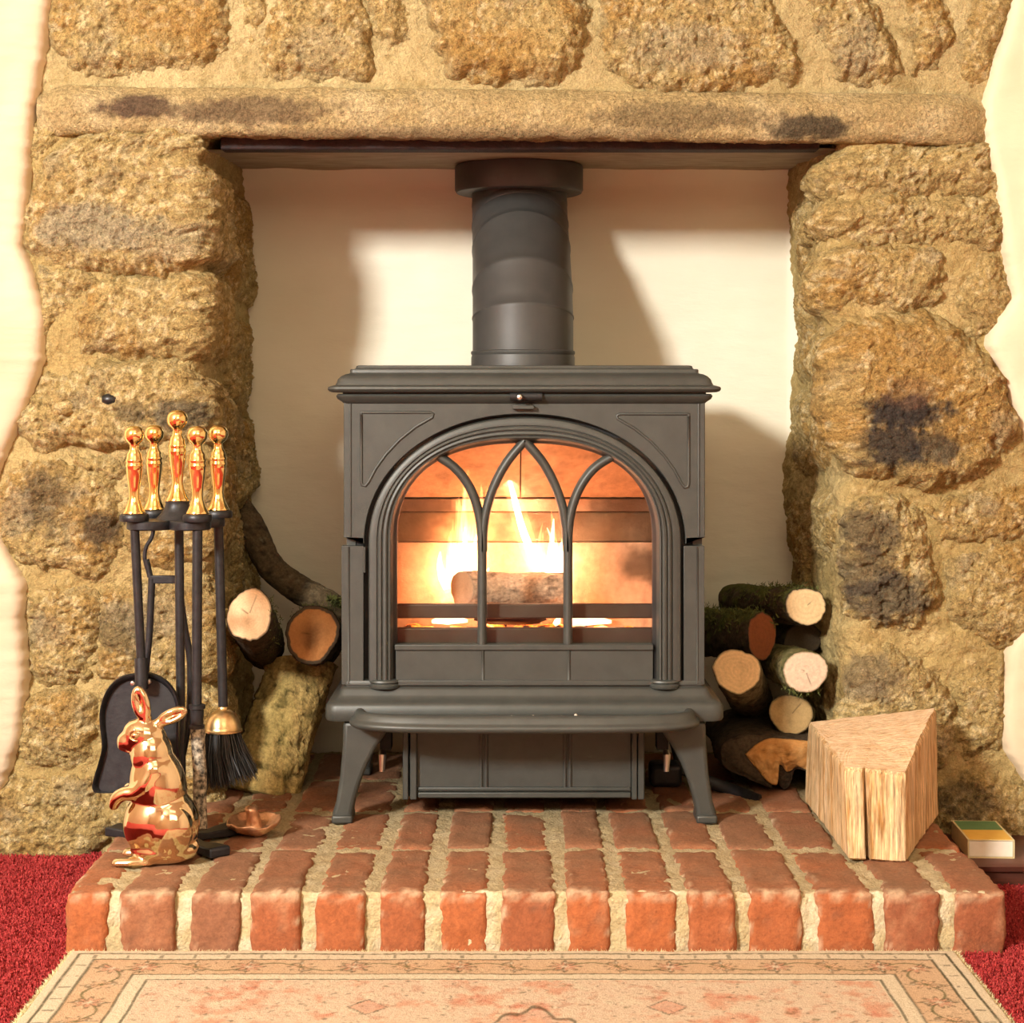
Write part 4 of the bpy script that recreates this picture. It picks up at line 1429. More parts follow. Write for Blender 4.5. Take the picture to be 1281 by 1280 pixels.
def handle_prof(s=1.0):
    return [(r * 1.13 * s / 924, h * s / 924) for r, h in ((13.5, 0), (13.5, 2), (12, 5), (9, 12), (6.8, 20), (6.2, 26), (7, 36), (8.6, 48), (9.6, 58), (9.7, 62), (10.3, 63), (10.3, 65), (9.6, 66), (9.6, 69), (10.2, 70), (10.2, 72), (9.4, 73), (8.6, 79), (6.4, 84), (5.0, 87), (5.6, 89), (5.0, 91), (6.5, 93), (9.5, 96), (11.4, 100), (12.0, 104.5), (11.4, 109), (9.5, 113), (6, 115.6), (2, 116.5))]


def handle(x, y, z, parent, s=1.0, lean=(0, 0, 1)):
    v, f = lathe(handle_prof(s), (x, y, z), 32, lean)
    o = mesh('handle', v, f, M_BRASS, parent, True)
    o['label'] = 'polished brass handle with ball top'
    return o


sc_ = P(222, 655, YT)
stand = thing('tool_stand', 'black iron fireside tool stand topped by the tallest brass handle', 'tool stand', (sc_.x, YT, HZ))
zt = sc_.z
# clover-shaped hanger plate
TOOLS = {'shovel': (168, 2.455), 'tongs': (193, 2.545), 'poker': (247, 2.45), 'brush': (273, 2.53)}
loops = []
for dz, k in ((-0.006, 0.97), (-0.0045, 1.0), (0.0045, 1.0), (0.006, 0.97)):
    lp = []
    for i in range(120):
        a = 2 * PI * i / 120
        d = Vector((math.cos(a), math.sin(a)))
        r = 0.024
        for nm, (px_, yy) in TOOLS.items():
            q = Vector(((px_ - 640.5) * yy / F - sc_.x, yy - YT))
            qa = abs((math.atan2(q.y, q.x) - a + PI) % (2 * PI) - PI)
            r = max(r, 0.022 + (q.length * 0.93 + 0.012 - 0.022) * max(0, math.cos(min(qa * 1.9, PI / 2))) ** 0.7)
        lp.append((sc_.x + d.x * r * k, YT + d.y * r * k, zt + dz))
    loops.append(lp)
v, f = loft(loops)
mesh('hanger_plate', v, f, M_TOOL, stand, True, None, 40)
v, f = lathe([(0.030, 0), (0.027, 0.004), (0.021, 0.010), (0.0175, 0.016), (0.0160, 0.022), (0.0165, 0.025), (0.0140, 0.027)], (sc_.x, YT, zt + 0.005), 32)
mesh('hub', v, f, M_TOOL, stand, True, None, 50)
handle(sc_.x, YT, zt + 0.030, stand, 0.98)
MB().tube([(sc_.x + 0.002, YT, zt), (sc_.x + 0.006, YT, HZ + 0.005)], 0.0063, 14).build('pole', M_TOOL, stand)
for ang, fl_ in ((0.75, 0.09), (2.70, 0.118), (3.95, 0.052), (5.40, 0.102)):
    mb = MB()
    d = Vector((math.cos(ang), math.sin(ang), 0))
    s_ = Vector((-d.y, d.x, 0)) * 0.012
    c = Vector((sc_.x + 0.006, YT, HZ))
    prf = [(0.0, 0.013), (fl_ * 0.45, 0.009), (fl_ * 0.68, 0.011), (fl_ * 0.97, 0.013), (fl_, 0.011)]
    v = []
    for t, h in prf:
        for sg in (-1, 1):
            for zz_ in (0.0, h):
                v.append(c + d * t + s_ * sg * (0.8 if t < 0.05 else 1.25) + Vector((0, 0, zz_)))
    f = []
    for i in range(len(prf) - 1):
        b0, b1 = i * 4, i * 4 + 4
        f += [(b0, b0 + 1, b1 + 1, b1), (b0 + 2, b1 + 2, b1 + 3, b0 + 3), (b0 + 1, b0 + 3, b1 + 3, b1 + 1), (b0, b1, b1 + 2, b0 + 2)]
    f += [(0, 2, 3, 1), (len(v) - 4, len(v) - 3, len(v) - 1, len(v) - 2)]
    o = fix_normals(mesh('foot', v, f, M_TOOL, stand, True, None, 30))
    bevel(o, 0.002)


def tool(name, label, key):
    px_, yy = TOOLS[key]
    x = (px_ - 640.5) * yy / F
    t = thing(name, label, 'fire tool', (x, yy, zt), 'fireside tools on the stand')
    v, f = lathe([(0.0185, 0.006), (0.0195, 0.008), (0.0195, 0.0135), (0.0180, 0.0155), (0.013, 0.016)], (x, yy, zt), 28)
    mesh('flange', v, f, M_TOOL, t, True, None, 40)
    handle(x, yy, zt + 0.0155, t, 0.93)
    return t, x, yy


# shovel
t, x, yy = tool('fire_shovel', 'fireside shovel with brass handle and broad black pan behind the rabbit', 'shovel')
xe = (176 - 640.5) * yy / F
MB().tube([(x, yy, zt + 0.006), (xe, yy + 0.004, sz(832, yy))], 0.0062, 14).build('shaft', M_TOOL, t)
mb = MB().tube([(xe - 0.0004, yy + 0.004, sz(824, yy)), (xe + 0.0008, yy + 0.002, sz(848, yy)), (xe + 0.001, yy + 0.001, sz(862, yy))], [0.0088, 0.0092, 0.0088], 14)
mb.build('socket', M_TOOL, t)
ol = [(172, 844), (186, 845), (199, 850), (210, 859), (218, 872), (222, 890), (222, 920), (223, 950), (229, 985), (229, 992), (220, 994), (172, 992), (125, 993), (116, 990), (115, 980), (122, 955), (126, 935), (123, 908), (123, 890), (128, 872), (137, 858), (150, 849)]
ol = [(p.x, p.y) for p in smooth_path([(a, b, 0) for a, b in ol] + [(ol[0][0], ol[0][1], 0)], 4)][:-1]
cx_, cy_ = 172, 925
loops = []
for k, d in ((1.0, 0.006), (1.015, 0.000), (1.0, -0.005), (0.965, -0.004), (0.90, 0.006), (0.84, 0.014), (0.76, 0.018), (0.5, 0.020), (0.15, 0.020)):
    lp = []
    for a, b in ol:
        kk = k if b < 970 else k + (1 - k) * 0.0
        yb = cy_ + (b - cy_) * k
        if b > 960: yb = cy_ + (b - cy_) * min(1.0, k * 1.0 + (1 - k) * 0.9)
        lp.append(((cx_ + (a - cx_) * k - 640.5) * yy / F, yy + 0.012 + d * 1.0 - (b - 920) / 924 * 0.06, ZC + (HY - yb) * yy / F))
    loops.append(lp)
v, f = loft(loops, True)
fix_normals(mesh('pan', v, f, M_TOOL, t, True, None, 60))
for a in (166, 186):
    o = MB().lathe([(0.0005, -0.002), (0.0028, -0.0015), (0.0036, 0.0005), (0.0036, 0.004)], P(a, 853 if a > 170 else 855, yy + 0.004), 14, (0, 1, 0)).build('rivet', M_CHROME, t)

# tongs
t, x, yy = tool('fire_tongs', 'black iron fire tongs with brass handle hanging at the back', 'tongs')


def tp_(a, b, d=0.0): return ((a - 640.5) * yy / F, yy + d, ZC + (HY - b) * yy / F)


MB().tube(smooth_path([tp_(193, 654), tp_(190, 672), tp_(183, 684), tp_(181, 698), tp_(184, 712)], 5), 0.0028, 10).build('shaft', M_TOOL, t)
MB().tube([tp_(183, 700), tp_(188, 722)], 0.0042, 10).build('hinge', M_TOOL, t)
bevel(MB().box(tp_(186, 0)[0], tp_(226, 0)[0], yy - 0.004, yy + 0.004, tp_(0, 730)[2], tp_(0, 720)[2]).build('bridge', M_TOOL, t), 0.001)
MB().tube(smooth_path([tp_(190, 724), tp_(187, 790), tp_(182, 850), tp_(186, 920), tp_(203, 975)], 5), 0.0050, 12).build('arm', M_TOOL, t)
MB().tube(smooth_path([tp_(223, 724), tp_(230, 780), tp_(238, 830), tp_(236, 900), tp_(222, 975)], 5), 0.0050, 12).build('arm', M_TOOL, t)

# poker
t, x, yy = tool('fire_poker', 'iron poker with brass handle and ash-whitened lower end', 'poker')
MB().tube([(x, yy, zt + 0.006), tp_(246, 884)], 0.0068, 14).build('shaft', M_TOOL, t)
v, f = lathe([(0.008, 0), (0.0105, 0.001), (0.0105, 0.005), (0.0085, 0.006), (0.009, 0.026), (0.011, 0.027), (0.011, 0.032), (0.0085, 0.033)], Vector(tp_(246.5, 912)), 20)
mesh('ferrule', v, f, M_TOOL, t, True, None, 40)
o = MB().tube(smooth_path([tp_(247, 910), tp_(248, 935), tp_(250, 970), tp_(250, 1005), tp_(253, 1036, -0.01)], 5), [0.0100, 0.0092, 0.0092, 0.0090, 0.0088], 14).build('tip', M_ASHROD, t)
o['label'] = 'lower end mottled with white ash'

# brush
t, x, yy = tool('hearth_brush', 'hearth brush with brass handle, brass dome and black bristles', 'brush')
xb_ = (279 - 640.5) * yy / F
zb_ = sz(884, yy)
MB().tube([(x, yy, zt + 0.006), (xb_, yy, zb_)], 0.0066, 14).build('shaft', M_TOOL, t)
v, f = lathe([(0.001, 0.0335), (0.006, 0.0335), (0.0072, 0.032), (0.0072, 0.029), (0.0115, 0.0272), (0.0165, 0.0235), (0.0205, 0.0180), (0.0230, 0.0120), (0.0243, 0.006), (0.0248, 0.0025), (0.0262, 0.0015), (0.0262, -0.0008), (0.0245, -0.001), (0.02, -0.001)], (xb_, yy, sz(914, yy)), 36)
o = mesh('dome', v, f, M_BRASSDULL, t, True, None, 50)
o['label'] = 'worn brass dome'
mb = MB()
zb_ = sz(913, yy)
for i in range(1500):
    a, q = random.uniform(0, 2 * PI), math.sqrt(random.random())
    b0 = Vector((xb_ + 0.022 * q * math.cos(a), yy + 0.022 * q * math.sin(a), zb_))
    spread = 1.75 + random.uniform(-0.1, 0.15)
    L = random.uniform(0.058, 0.075)
    b1 = Vector((xb_ + 0.010 + 0.022 * q * spread * math.cos(a), yy + 0.022 * q * spread * math.sin(a), zb_ - L + 0.006 * math.cos(a)))
    mid = b0.lerp(b1, 0.5) + Vector((-0.003, 0, 0)) + Vector((random.gauss(0, .001), 0, 0))
    s_ = Vector((math.cos(i), math.sin(i), 0)) * 0.0006
    mb.add([b0 - s_, b0 + s_, mid + s_, mid - s_, b1 + s_ * .5, b1 - s_ * .5], [(0, 1, 2, 3), (3, 2, 4, 5)])
o = mb.build('bristles', M_BRISTLE, t, False, None)
o['kind'] = 'stuff'
o['label'] = 'flared black bristles'

# ------------------------------------------------------------------ polished rabbit figure
YR = 2.40
SR = F / YR


def rab(px, py, d=0.0): return Vector(((px - 640.5) * YR / F, YR + d / SR, ZC + (HY - py) * YR / F))


bm = bmesh.new()


def ell(px, py, rx, rz, rd, rot=0.0, d=0.0):
    m = Matrix.Translation(rab(px, py, d)) @ Matrix.Rotation(math.radians(rot), 4, 'Y') @ Matrix.Diagonal((rx / SR, rd / SR, rz / SR, 1))
    bmesh.ops.create_uvsphere(bm, u_segments=32, v_segments=20, radius=1.0, matrix=m)


def limb(pts, rad):
    pts = [rab(*p) for p in pts]
    p = smooth_path(pts, 6)
    r = np.interp(np.linspace(0, 1, len(p)), np.linspace(0, 1, len(rad)), rad) / SR
    for a, b in zip(p, r):
        bmesh.ops.create_uvsphere(bm, u_segments=16, v_segments=10, radius=float(b), matrix=Matrix.Translation(a))


ell(202, 1030, 48, 48, 36)                 # rump and belly
ell(198, 985, 36, 54, 31, -8)              # trunk
ell(190, 945, 27, 34, 26, -6)              # chest and neck
ell(213, 1036, 31, 36, 18, 10, -20)        # near haunch
ell(210, 1036, 31, 36, 18, 10, 20)
ell(206, 1062, 43, 19, 34)                 # seat
ell(181, 920, 28, 21.5, 20, 18)              # skull
ell(163, 928, 17, 14.5, 14, 14)            # muzzle
ell(155, 931, 8.5, 9.5, 9)                 # nose pad
ell(182, 934, 17, 13, 17)                  # cheeks
ell(167, 911, 10, 5, 13, 38)               # brow
limb([(196, 962, -12), (188, 978, -16), (174, 988, -15), (159, 990, -14), (149, 996, -13), (145, 1005, -12)], [19, 16, 11, 9, 8.5, 6.5])
limb([(194, 962, 12), (184, 978, 15), (172, 987, 12), (161, 989, 9)], [16, 13, 10, 9])
limb([(188, 1075, -22), (170, 1075, -24), (152, 1075, -24)], [9, 9, 7.5])
limb([(188, 1075, 22), (170, 1074, 24), (155, 1074, 24)], [9, 9, 7.5])
ell(239, 1058, 11, 12, 10)                 # tail
# ears: flattened leaf shapes
ell(178, 879, 12, 23, 7.5, -13, -8)
ell(184, 897, 7, 9, 7, 0, -6)
ell(216, 895, 21.5, 10, 7.5, -24, -4)
ell(199, 905, 9, 7, 7, 0, -3)
me = bpy.data.meshes.new('rabbit_figurine')
bm.to_mesh(me)
bm.free()
tmp = bpy.data.objects.new('tmp_rabbit', me)
COL.objects.link(tmp)
rm = tmp.modifiers.new('r', 'REMESH')
rm.mode = 'VOXEL'
rm.voxel_size = 0.0017
smo = tmp.modifiers.new('s', 'SMOOTH')
smo.factor = 0.6
smo.iterations = 8
dg = bpy.context.evaluated_depsgraph_get()
ev = bpy.data.meshes.new_from_object(tmp.evaluated_get(dg))
bpy.data.objects.remove(tmp, do_unlink=True)
rv = np.array([v.co for v in ev.vertices])
# hollow the ear fronts and flatten the underside


def dent(v, c, rx, rz, rot, depth):
    dx, dz = (v[:, 0] - c.x) * SR, (v[:, 2] - c.z) * SR
    a = math.radians(rot)
    ex, ez = dx * math.cos(a) - dz * math.sin(a), dx * math.sin(a) + dz * math.cos(a)
    w = np.exp(-((ex / rx) ** 2 + (ez / rz) ** 2) * 1.6) * (v[:, 1] < YR)
    v[:, 1] += w * depth / SR


dent(rv, rab(177, 878), 5.5, 15, -13, 6.5)
dent(rv, rab(217, 894.5), 14, 4.5, -24, 6.5)
dent(rv, rab(162, 938), 9, 1.8, 14, 3)
rv[:, 2] = np.maximum(rv[:, 2], HZ + 0.002)
ev.vertices.foreach_set('co', rv.ravel())
ev.polygons.foreach_set('use_smooth', [True] * len(ev.polygons))
ev.materials.clear()
ev.materials.append(M_RABBIT)
rabbit = bpy.data.objects.new('rabbit_figurine', ev)
COL.objects.link(rabbit)
tag(rabbit, 'shiny copper-gold rabbit figure sitting upright on the hearth corner', 'figurine')
v, f = blob(rab(173, 917, -17.5), (5.6 / SR, 4.5 / SR, 4.6 / SR), 1, 3, 0.0)
mesh('eye', v, f, M_RABBIT, rabbit)
pts = [rab(173 + 8.2 * math.cos(a), 917.2 + 6.6 * math.sin(a), -18.0 + 1.5 * abs(math.cos(a))) for a in np.linspace(0, 2 * PI, 33)]
MB().tube(pts, 1.9 / SR, 8).build('eyelid', M_RABBIT, rabbit, True, None)

# ------------------------------------------------------------------ little copper mushroom lying upside down
YM = 2.545
mc = P(318, 1040, YM)
prf = [(0.004, 0.001), (0.012, 0.0015), (0.021, 0.004), (0.029, 0.0095), (0.034, 0.0155), (0.036, 0.019), (0.0352, 0.0205), (0.033, 0.019), (0.027, 0.0135), (0.019, 0.0095), (0.0135, 0.0095), (0.0108, 0.012), (0.0100, 0.018), (0.0092, 0.024), (0.0088, 0.031), (0.0092, 0.035), (0.0080, 0.038), (0.0035, 0.039)]
v, f = lathe(prf, (0, 0, 0), 44)
v = np.array(v)
an = np.arctan2(v[:, 1], v[:, 0])
rr = np.hypot(v[:, 0], v[:, 1])
v[:, 2] += (rr > 0.02) * (0.0018 * np.sin(3 * an + 1) + 0.001 * np.sin(7 * an)) * (rr / 0.036)
v[:, :2] *= (1 + 0.05 * np.sin(2 * an + 0.6) * (rr > 0.015))[:, None]
v[:, 0] += 0.003 * np.clip((v[:, 2] - 0.015) / 0.02, 0, 1) * (rr < 0.012) * -1
v = v + fbm(v, 90, 3, 0.6, 3)[:, None] * 0.003
R_ = np.array(Matrix.Rotation(math.radians(7), 3, 'X'))
v = v @ R_.T + np.array((mc.x, YM, HZ + 0.002))
o = mesh('mushroom_ornament', v, f, M_COPPER, None, True)
tag(o, 'small copper mushroom ornament lying upside down on the hearth bricks', 'ornament')

# ------------------------------------------------------------------ firewood, left of the stove
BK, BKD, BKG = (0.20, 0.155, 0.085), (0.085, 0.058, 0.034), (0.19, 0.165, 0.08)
lg = log('split_log', 'large split log with mossy bark leaning left of the stove', P(372, 836, 2.95), P(322, 1000, 2.85), 0.064, (0.46, 0.32, 0.115), (0.4, 0.28, 0.15), (0.0, 0.5, 0.85), (0.98, 0.75), 5, 'firewood left of the stove', 1.3, 170, None, 0.2, half=-0.35, cracks=0.10)
lg2 = log('log', 'log with large pale oblique cut face resting against the left pier', P(312, 769, 2.705), P(330, 806, 2.97), 0.0345, BKD, (0.80, 0.55, 0.32), (-0.30, -0.93, 0.20), (0.92, 1.22), 8, 'firewood left of the stove', 1.1, 120, [(1.1, .9), (2.6, .6)], 0.3)
lg3 = log('log', 'round log with dark orange cut end lying on the split log', P(391, 794, 2.80), P(402, 800, 3.08), 0.0405, BKD, (0.44, 0.19, 0.06), None, (1, 1.05), 12, 'firewood left of the stove', 1.2, 190, [(3.0, .5)], 0.2, None, 0.75, 0.87)
# branch
bp_ = smooth_path([P(296, 628, 3.03), P(318, 668, 3.0), P(338, 708, 3.0), P(372, 735, 3.0), P(410, 757, 3.0), P(450, 790, 3.02)], 12)
rad = np.interp(np.linspace(0, 1, len(bp_)), [0, .2, .5, 1], [0.020, 0.024, 0.022, 0.026])
v, f = tube(bp_, list(rad), 40)
v = np.array([tuple(x) for x in v])
nn = np.repeat(np.array([tuple(x) for x in bp_]), 40, axis=0)
d = v - nn
k = 1 + 0.16 * fbm(v, 55, 4, 0.6, 3) + 0.12 * fbm(v, 18, 2, 0.5, 5)
v = nn + d * k[:, None]
col = mixc(np.tile((0.12, 0.085, 0.045), (len(v), 1)), (0.04, 0.028, 0.016), sstep(-.1, .4, fbm(v, 70, 4, 0.6, 2)))
col = mixc(col, (0.26, 0.22, 0.14), sstep(.2, .5, fbm(v, 60, 3, 0.6, 7)) * 0.6)
br = mesh('branch', v, f, M_BARK, None, True, col)
tag(br, 'crooked mossy branch leaning against the recess back wall', 'branch', 'firewood left of the stove')
moss_on(br, [P(418 + i, 752 + i * .5, 2.975) for i in range(-6, 14)], 260, 0.011, 5)
def bark_points(o, test):
    return [v.co.copy() for v in o.data.vertices if test(v.co)]


moss_on(lg2, bark_points(lg2, lambda c: c.x > P(334, 0, c.y).x and c.y < 2.86), 260, 0.007, 6)
moss_on(lg3, bark_points(lg3, lambda c: c.z > P(0, 768, 2.82).z and c.y < 2.86), 220, 0.006, 9)

# ------------------------------------------------------------------ firewood, right of the stove
GR = 'firewood right of the stove'
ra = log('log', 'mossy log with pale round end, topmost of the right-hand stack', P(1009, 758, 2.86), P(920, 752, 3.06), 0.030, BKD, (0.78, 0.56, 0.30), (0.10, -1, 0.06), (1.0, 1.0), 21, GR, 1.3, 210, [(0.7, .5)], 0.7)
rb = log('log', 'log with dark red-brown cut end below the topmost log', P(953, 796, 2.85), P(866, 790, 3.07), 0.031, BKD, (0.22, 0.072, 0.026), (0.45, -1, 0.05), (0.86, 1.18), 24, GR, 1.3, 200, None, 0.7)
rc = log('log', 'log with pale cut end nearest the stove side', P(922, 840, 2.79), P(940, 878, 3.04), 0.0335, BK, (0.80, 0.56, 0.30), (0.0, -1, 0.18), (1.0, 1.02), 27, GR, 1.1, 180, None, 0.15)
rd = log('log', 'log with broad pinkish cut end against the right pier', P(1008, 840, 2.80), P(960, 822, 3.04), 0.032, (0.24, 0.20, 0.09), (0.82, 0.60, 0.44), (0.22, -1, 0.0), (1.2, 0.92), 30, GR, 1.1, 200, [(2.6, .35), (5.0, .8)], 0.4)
rg = log('log', 'log end coloured dark for the shadow between the topmost log and the pinkish log', P(1004, 800, 2.93), P(955, 790, 3.10), 0.026, (0.05, 0.036, 0.022), (0.07, 0.05, 0.03), (0.1, -1, 0.0), (1.25, 1.0), 37, GR, 1.2, 210, None, 0.2)  # near-black bark and cut face put the stack's shadow into the colour
re_ = log('log', 'log with tan ringed end under the pinkish log', P(990, 894, 2.86), P(994, 896, 3.08), 0.0325, BK, (0.50, 0.33, 0.14), (0.0, -1, 0.12), (1, 1), 33, GR, 1.0, 230, [(0.9, .9)], 0.2)
moss_on(ra, bark_points(ra, lambda c: c.z > P(0, 760, 2.9).z and 2.865 < c.y < 2.99), 480, 0.009, 15)
moss_on(rb, bark_points(rb, lambda c: c.z > P(0, 790, 2.9).z and 2.86 < c.y < 3.04), 620, 0.012, 16)
moss_on(rd, bark_points(rd, lambda c: c.z < P(0, 856, 2.81).z and c.y < 2.86), 220, 0.008, 18, True)
# splintered bottom log
outl = [(905, 958), (902, 940), (915, 926), (938, 920), (965, 921), (1000, 925), (1030, 928), (1036, 950), (1020, 968), (1000, 962), (992, 966), (988, 984), (978, 986), (970, 968), (962, 962), (966, 984), (958, 984), (940, 976), (920, 968)]
ol = [(p.x, p.y) for p in smooth_path([(a, b, 0) for a, b in outl + outl[:1]], 4)][:-1]
loops = []
m_ = 26
for i in range(m_):
    t = i / (m_ - 1)
    Y = 2.82 + 0.24 * t
    k = 1.0 + 0.05 * math.sin(t * 6)
    loops.append([((965 + (a - 965) * k - 640.5) * 2.82 / F, Y, max(ZC + (HY - (948 + (b - 948) * k)) * 2.82 / F, HZ + 0.001)) for a, b in ol])
v, f = loft(loops, True)
v = np.array(v)
nl = len(ol)
cen = np.array([v[i * nl:(i + 1) * nl].mean(0) for i in range(m_)]).repeat(nl, axis=0)
dv = v - cen
v = cen + dv * (1 + 0.12 * fbm(v, 50, 4, 0.6, 3))[:, None]
v[:, 2] = np.maximum(v[:, 2], HZ + 0.0005)
colb = mixc(np.tile(BKD, (len(v), 1)), np.array(BKD) * 0.4, sstep(-.1, .4, fbm(v, 70, 4, 0.6, 5)))
rf = fix_normals(mesh('split_log', v, f, M_BARK, None, True, colb))
tag(rf, 'splintered log with torn orange end at the bottom of the right-hand stack', 'log', GR)
face = [(932, 944), (945, 932), (962, 924), (985, 925), (1010, 927), (1034, 931), (1034, 950), (1018, 966), (1000, 960), (991, 964), (984, 966), (978, 958), (968, 958), (972, 972), (972, 982), (962, 980), (950, 966)]
fl = [(p.x, p.y) for p in smooth_path([(a, b, 0) for a, b in face + face[:1]], 4)][:-1]
cen = (975, 943)
loops = []
for k in np.linspace(1.0, 0.04, 22):
    loops.append([((cen[0] + (a - cen[0]) * k - 640.5) * 2.815 / F, 2.822 - 0.010 * (1 - k) ** 0.5, ZC + (HY - (cen[1] + (b - cen[1]) * k)) * 2.815 / F) for a, b in fl])
v, f = loft(loops, True)
v = np.array(v)
v[:, 1] -= 0.008 * fbm(v * np.array([1, 1, 1.4]), 45, 4, 0.6, 8) + 0.004
v[:, 2] = np.maximum(v[:, 2], HZ + 0.002)
colc = mixc(np.tile((0.50, 0.23, 0.065), (len(v), 1)), (0.66, 0.38, 0.14), sstep(-.2, .4, fbm(v, 40, 4, 0.6, 6)))
colc = mixc(colc, (0.20, 0.09, 0.03), sstep(.1, .5, fbm(v, 80, 4, 0.6, 11)) * 0.7)
o = fix_normals(mesh('torn_face', v, f, M_CUT, rf, True, colc))
# black iron tool lying on the hearth beside the right leg
tl = thing('riddling_tool', 'black iron riddling tool lying on the bricks behind the right stove leg', 'fire tool', P(905, 985, 2.82))
MB().tube(smooth_path([P(858, 968, 2.84) + Vector((0, 0, .004)), P(885, 978, 2.83), P(915, 988, 2.815), P(950, 1001, 2.775)], 5), [0.008, 0.010, 0.009, 0.0085], 12, True, (1, 0.6)).build('shaft', M_TOOL, tl)
bevel(MB().box(*[P(a, 0, 2.87).x for a in (812, 852)], 2.85, 2.90, HZ + 0.0005, HZ + 0.036).build('head', M_TOOL, tl), 0.008, 3)

# ------------------------------------------------------------------ hewn timber block with a drying split
bot = [P(1007, 1003, 2.756), P(1062, 1076, 2.406), P(1133, 1080, 2.390), P(1174, 1021, 2.660)]
for b in bot: b.z = HZ
top = [P(1012, 903, 2.752), P(1056, 960, 2.412), P(1133, 967, 2.386), P(1171, 886, 2.668)]
nz_ = 44
e_n = [40, 34, 40, 50]      # samples along each side
plan_b, plan_t, hard = [], [], []
for i in range(4):
    a, b, c, d = bot[i], bot[(i + 1) % 4], top[i], top[(i + 1) % 4]
    for k in range(e_n[i]):
        t = k / e_n[i]
        pb_, pt_ = a.lerp(b, t), c.lerp(d, t)
        if i == 1:      # the drying crack in the front face, wider at the foot
            w = abs(t - 0.345)
            pb_ = pb_ + Vector((0, 0.030 * max(0, 1 - w / 0.034), 0))
            pt_ = pt_ + Vector((0, 0.012 * max(0, 1 - w / 0.030), 0))
        plan_b.append(pb_)
        plan_t.append(pt_)
nb = len(plan_b)
v = []
for j in range(nz_ + 1):
    t = j / nz_
    rnd = 0.0035 * (max(0, 1 - j / 1.5) ** 2 + max(0, 1 - (nz_ - j) / 1.5) ** 2)
    for a, b in zip(plan_b, plan_t):
        p = a.lerp(b, t)
        v.append(p)
v = np.array([tuple(p) for p in v])
cen = np.array([v[j * nb:(j + 1) * nb].mean(0) for j in range(nz_ + 1)]).repeat(nb, axis=0)
out_ = v - cen
out_[:, 2] = 0
out_ /= np.linalg.norm(out_, axis=1)[:, None]
v = v + out_ * (0.0035 * fbm(v * np.array([1, 1, 0.15]), 45, 3, 0.5, 4) + 0.0016 * fbm(v * np.array([1, 1, 0.2]), 160, 3, 0.6, 6) + 0.003 * fbm(v, 12, 2, 0.5, 9))[:, None]
ej = np.arange(nz_ + 1).repeat(nb)
v = v - out_ * (0.004 * (ej == nz_) + 0.0015 * (ej == nz_ - 1) + 0.004 * (ej == 0))[:, None]
f = [(j * nb + i, j * nb + (i + 1) % nb, (j + 1) * nb + (i + 1) % nb, (j + 1) * nb + i) for j in range(nz_) for i in range(nb)]
f.append(tuple(reversed(range(nb))))
st = v * np.array([1, 1, 0.06])
colw = mixc(np.tile((0.76, 0.52, 0.27), (len(v), 1)), (0.48, 0.24, 0.07), sstep(-.05, .35, fbm(st, 110, 4, 0.7, 2)))
colw = mixc(colw, (0.82, 0.62, 0.38), sstep(.0, .5, fbm(st, 40, 4, 0.6, 8)) * 0.8)
block = fix_normals(mesh('timber_block', v, f, None, None, True, colw, 50))
block.data.materials.append(mat_col('split_pine', 0.8, (210, 0.45, 1.40), [(260, 4, 0.9, 0.005, (1, 1, 0.06))], 0.2, (420, 0.6, 1.3), (1, 1, 0.05)))
tag(block, 'pale hewn timber block with a vertical split standing on the hearth', 'wood block')
ringv = v[nz_ * nb:]
cc = ringv.mean(0)
K = 40
tv = [cc]
for k in range(1, K + 1): tv += list(cc + (ringv - cc) * (k / K))
tv = np.array(tv)
tv[1:, 2] += 0.0
pith = np.array((P(1085, 940, 2.5).x, 2.36, 0))
rr = np.hypot((tv[:, 0] - pith[0]) * 1.0, tv[:, 1] - pith[1])
q0 = np.stack([tv[:, 0], tv[:, 1] * 0.6, tv[:, 2] * 0], 1)
band = 0.5 + 0.5 * np.sin((rr + 0.012 * fbm(q0, 20, 3)) * 620)
colt = mixc(np.tile((0.86, 0.63, 0.40), (len(tv), 1)), (0.62, 0.36, 0.17), band * 0.85 * (0.4 + sstep(-.2, .5, fbm(q0, 50, 3))))
colt = mixc(colt, (0.52, 0.29, 0.12), sstep(0.1, 0.4, fbm(q0 * np.array([0.5, 2, 1]), 110, 4, 0.65, 5)) * 0.55)
tv[:, 2] += 0.0022 * fbm(tv, 60, 4, 0.6, 3)
tf = [(0, 1 + k, 1 + (k + 1) % nb) for k in range(nb)]
for k in range(K - 1):
    tf += [(1 + k * nb + i, 1 + (k + 1) * nb + i, 1 + (k + 1) * nb + (i + 1) % nb, 1 + k * nb + (i + 1) % nb) for i in range(nb)]
fix_normals(mesh('end_grain', tv, tf, M_ENDGRAIN, block, True, colt))

# ------------------------------------------------------------------ matchbox on the ledge
mx = thing('matchbox', 'large matchbox with green and yellow top on the dark wooden ledge', 'matchbox', (0.675, 2.65, 0.0365))
mx.rotation_euler = (0, 0, 0)
bw, bd, bh = 0.065, 0.118, 0.026
R_ = Matrix.Translation((0.6745, 2.648, 0.0367)) @ Matrix.Rotation(math.radians(-2.5), 4, 'Z')


def lb(name, x0, x1, y0, y1, z0, z1, mat, par=None, bev=0.0006):
    m = MB().box(x0, x1, y0, y1, z0, z1)
    m.v = [tuple(R_ @ Vector(p)) for p in m.v]
    o = m.build(name, mat, par or mx, True, 30)
    if bev: bevel(o, bev)
    return o


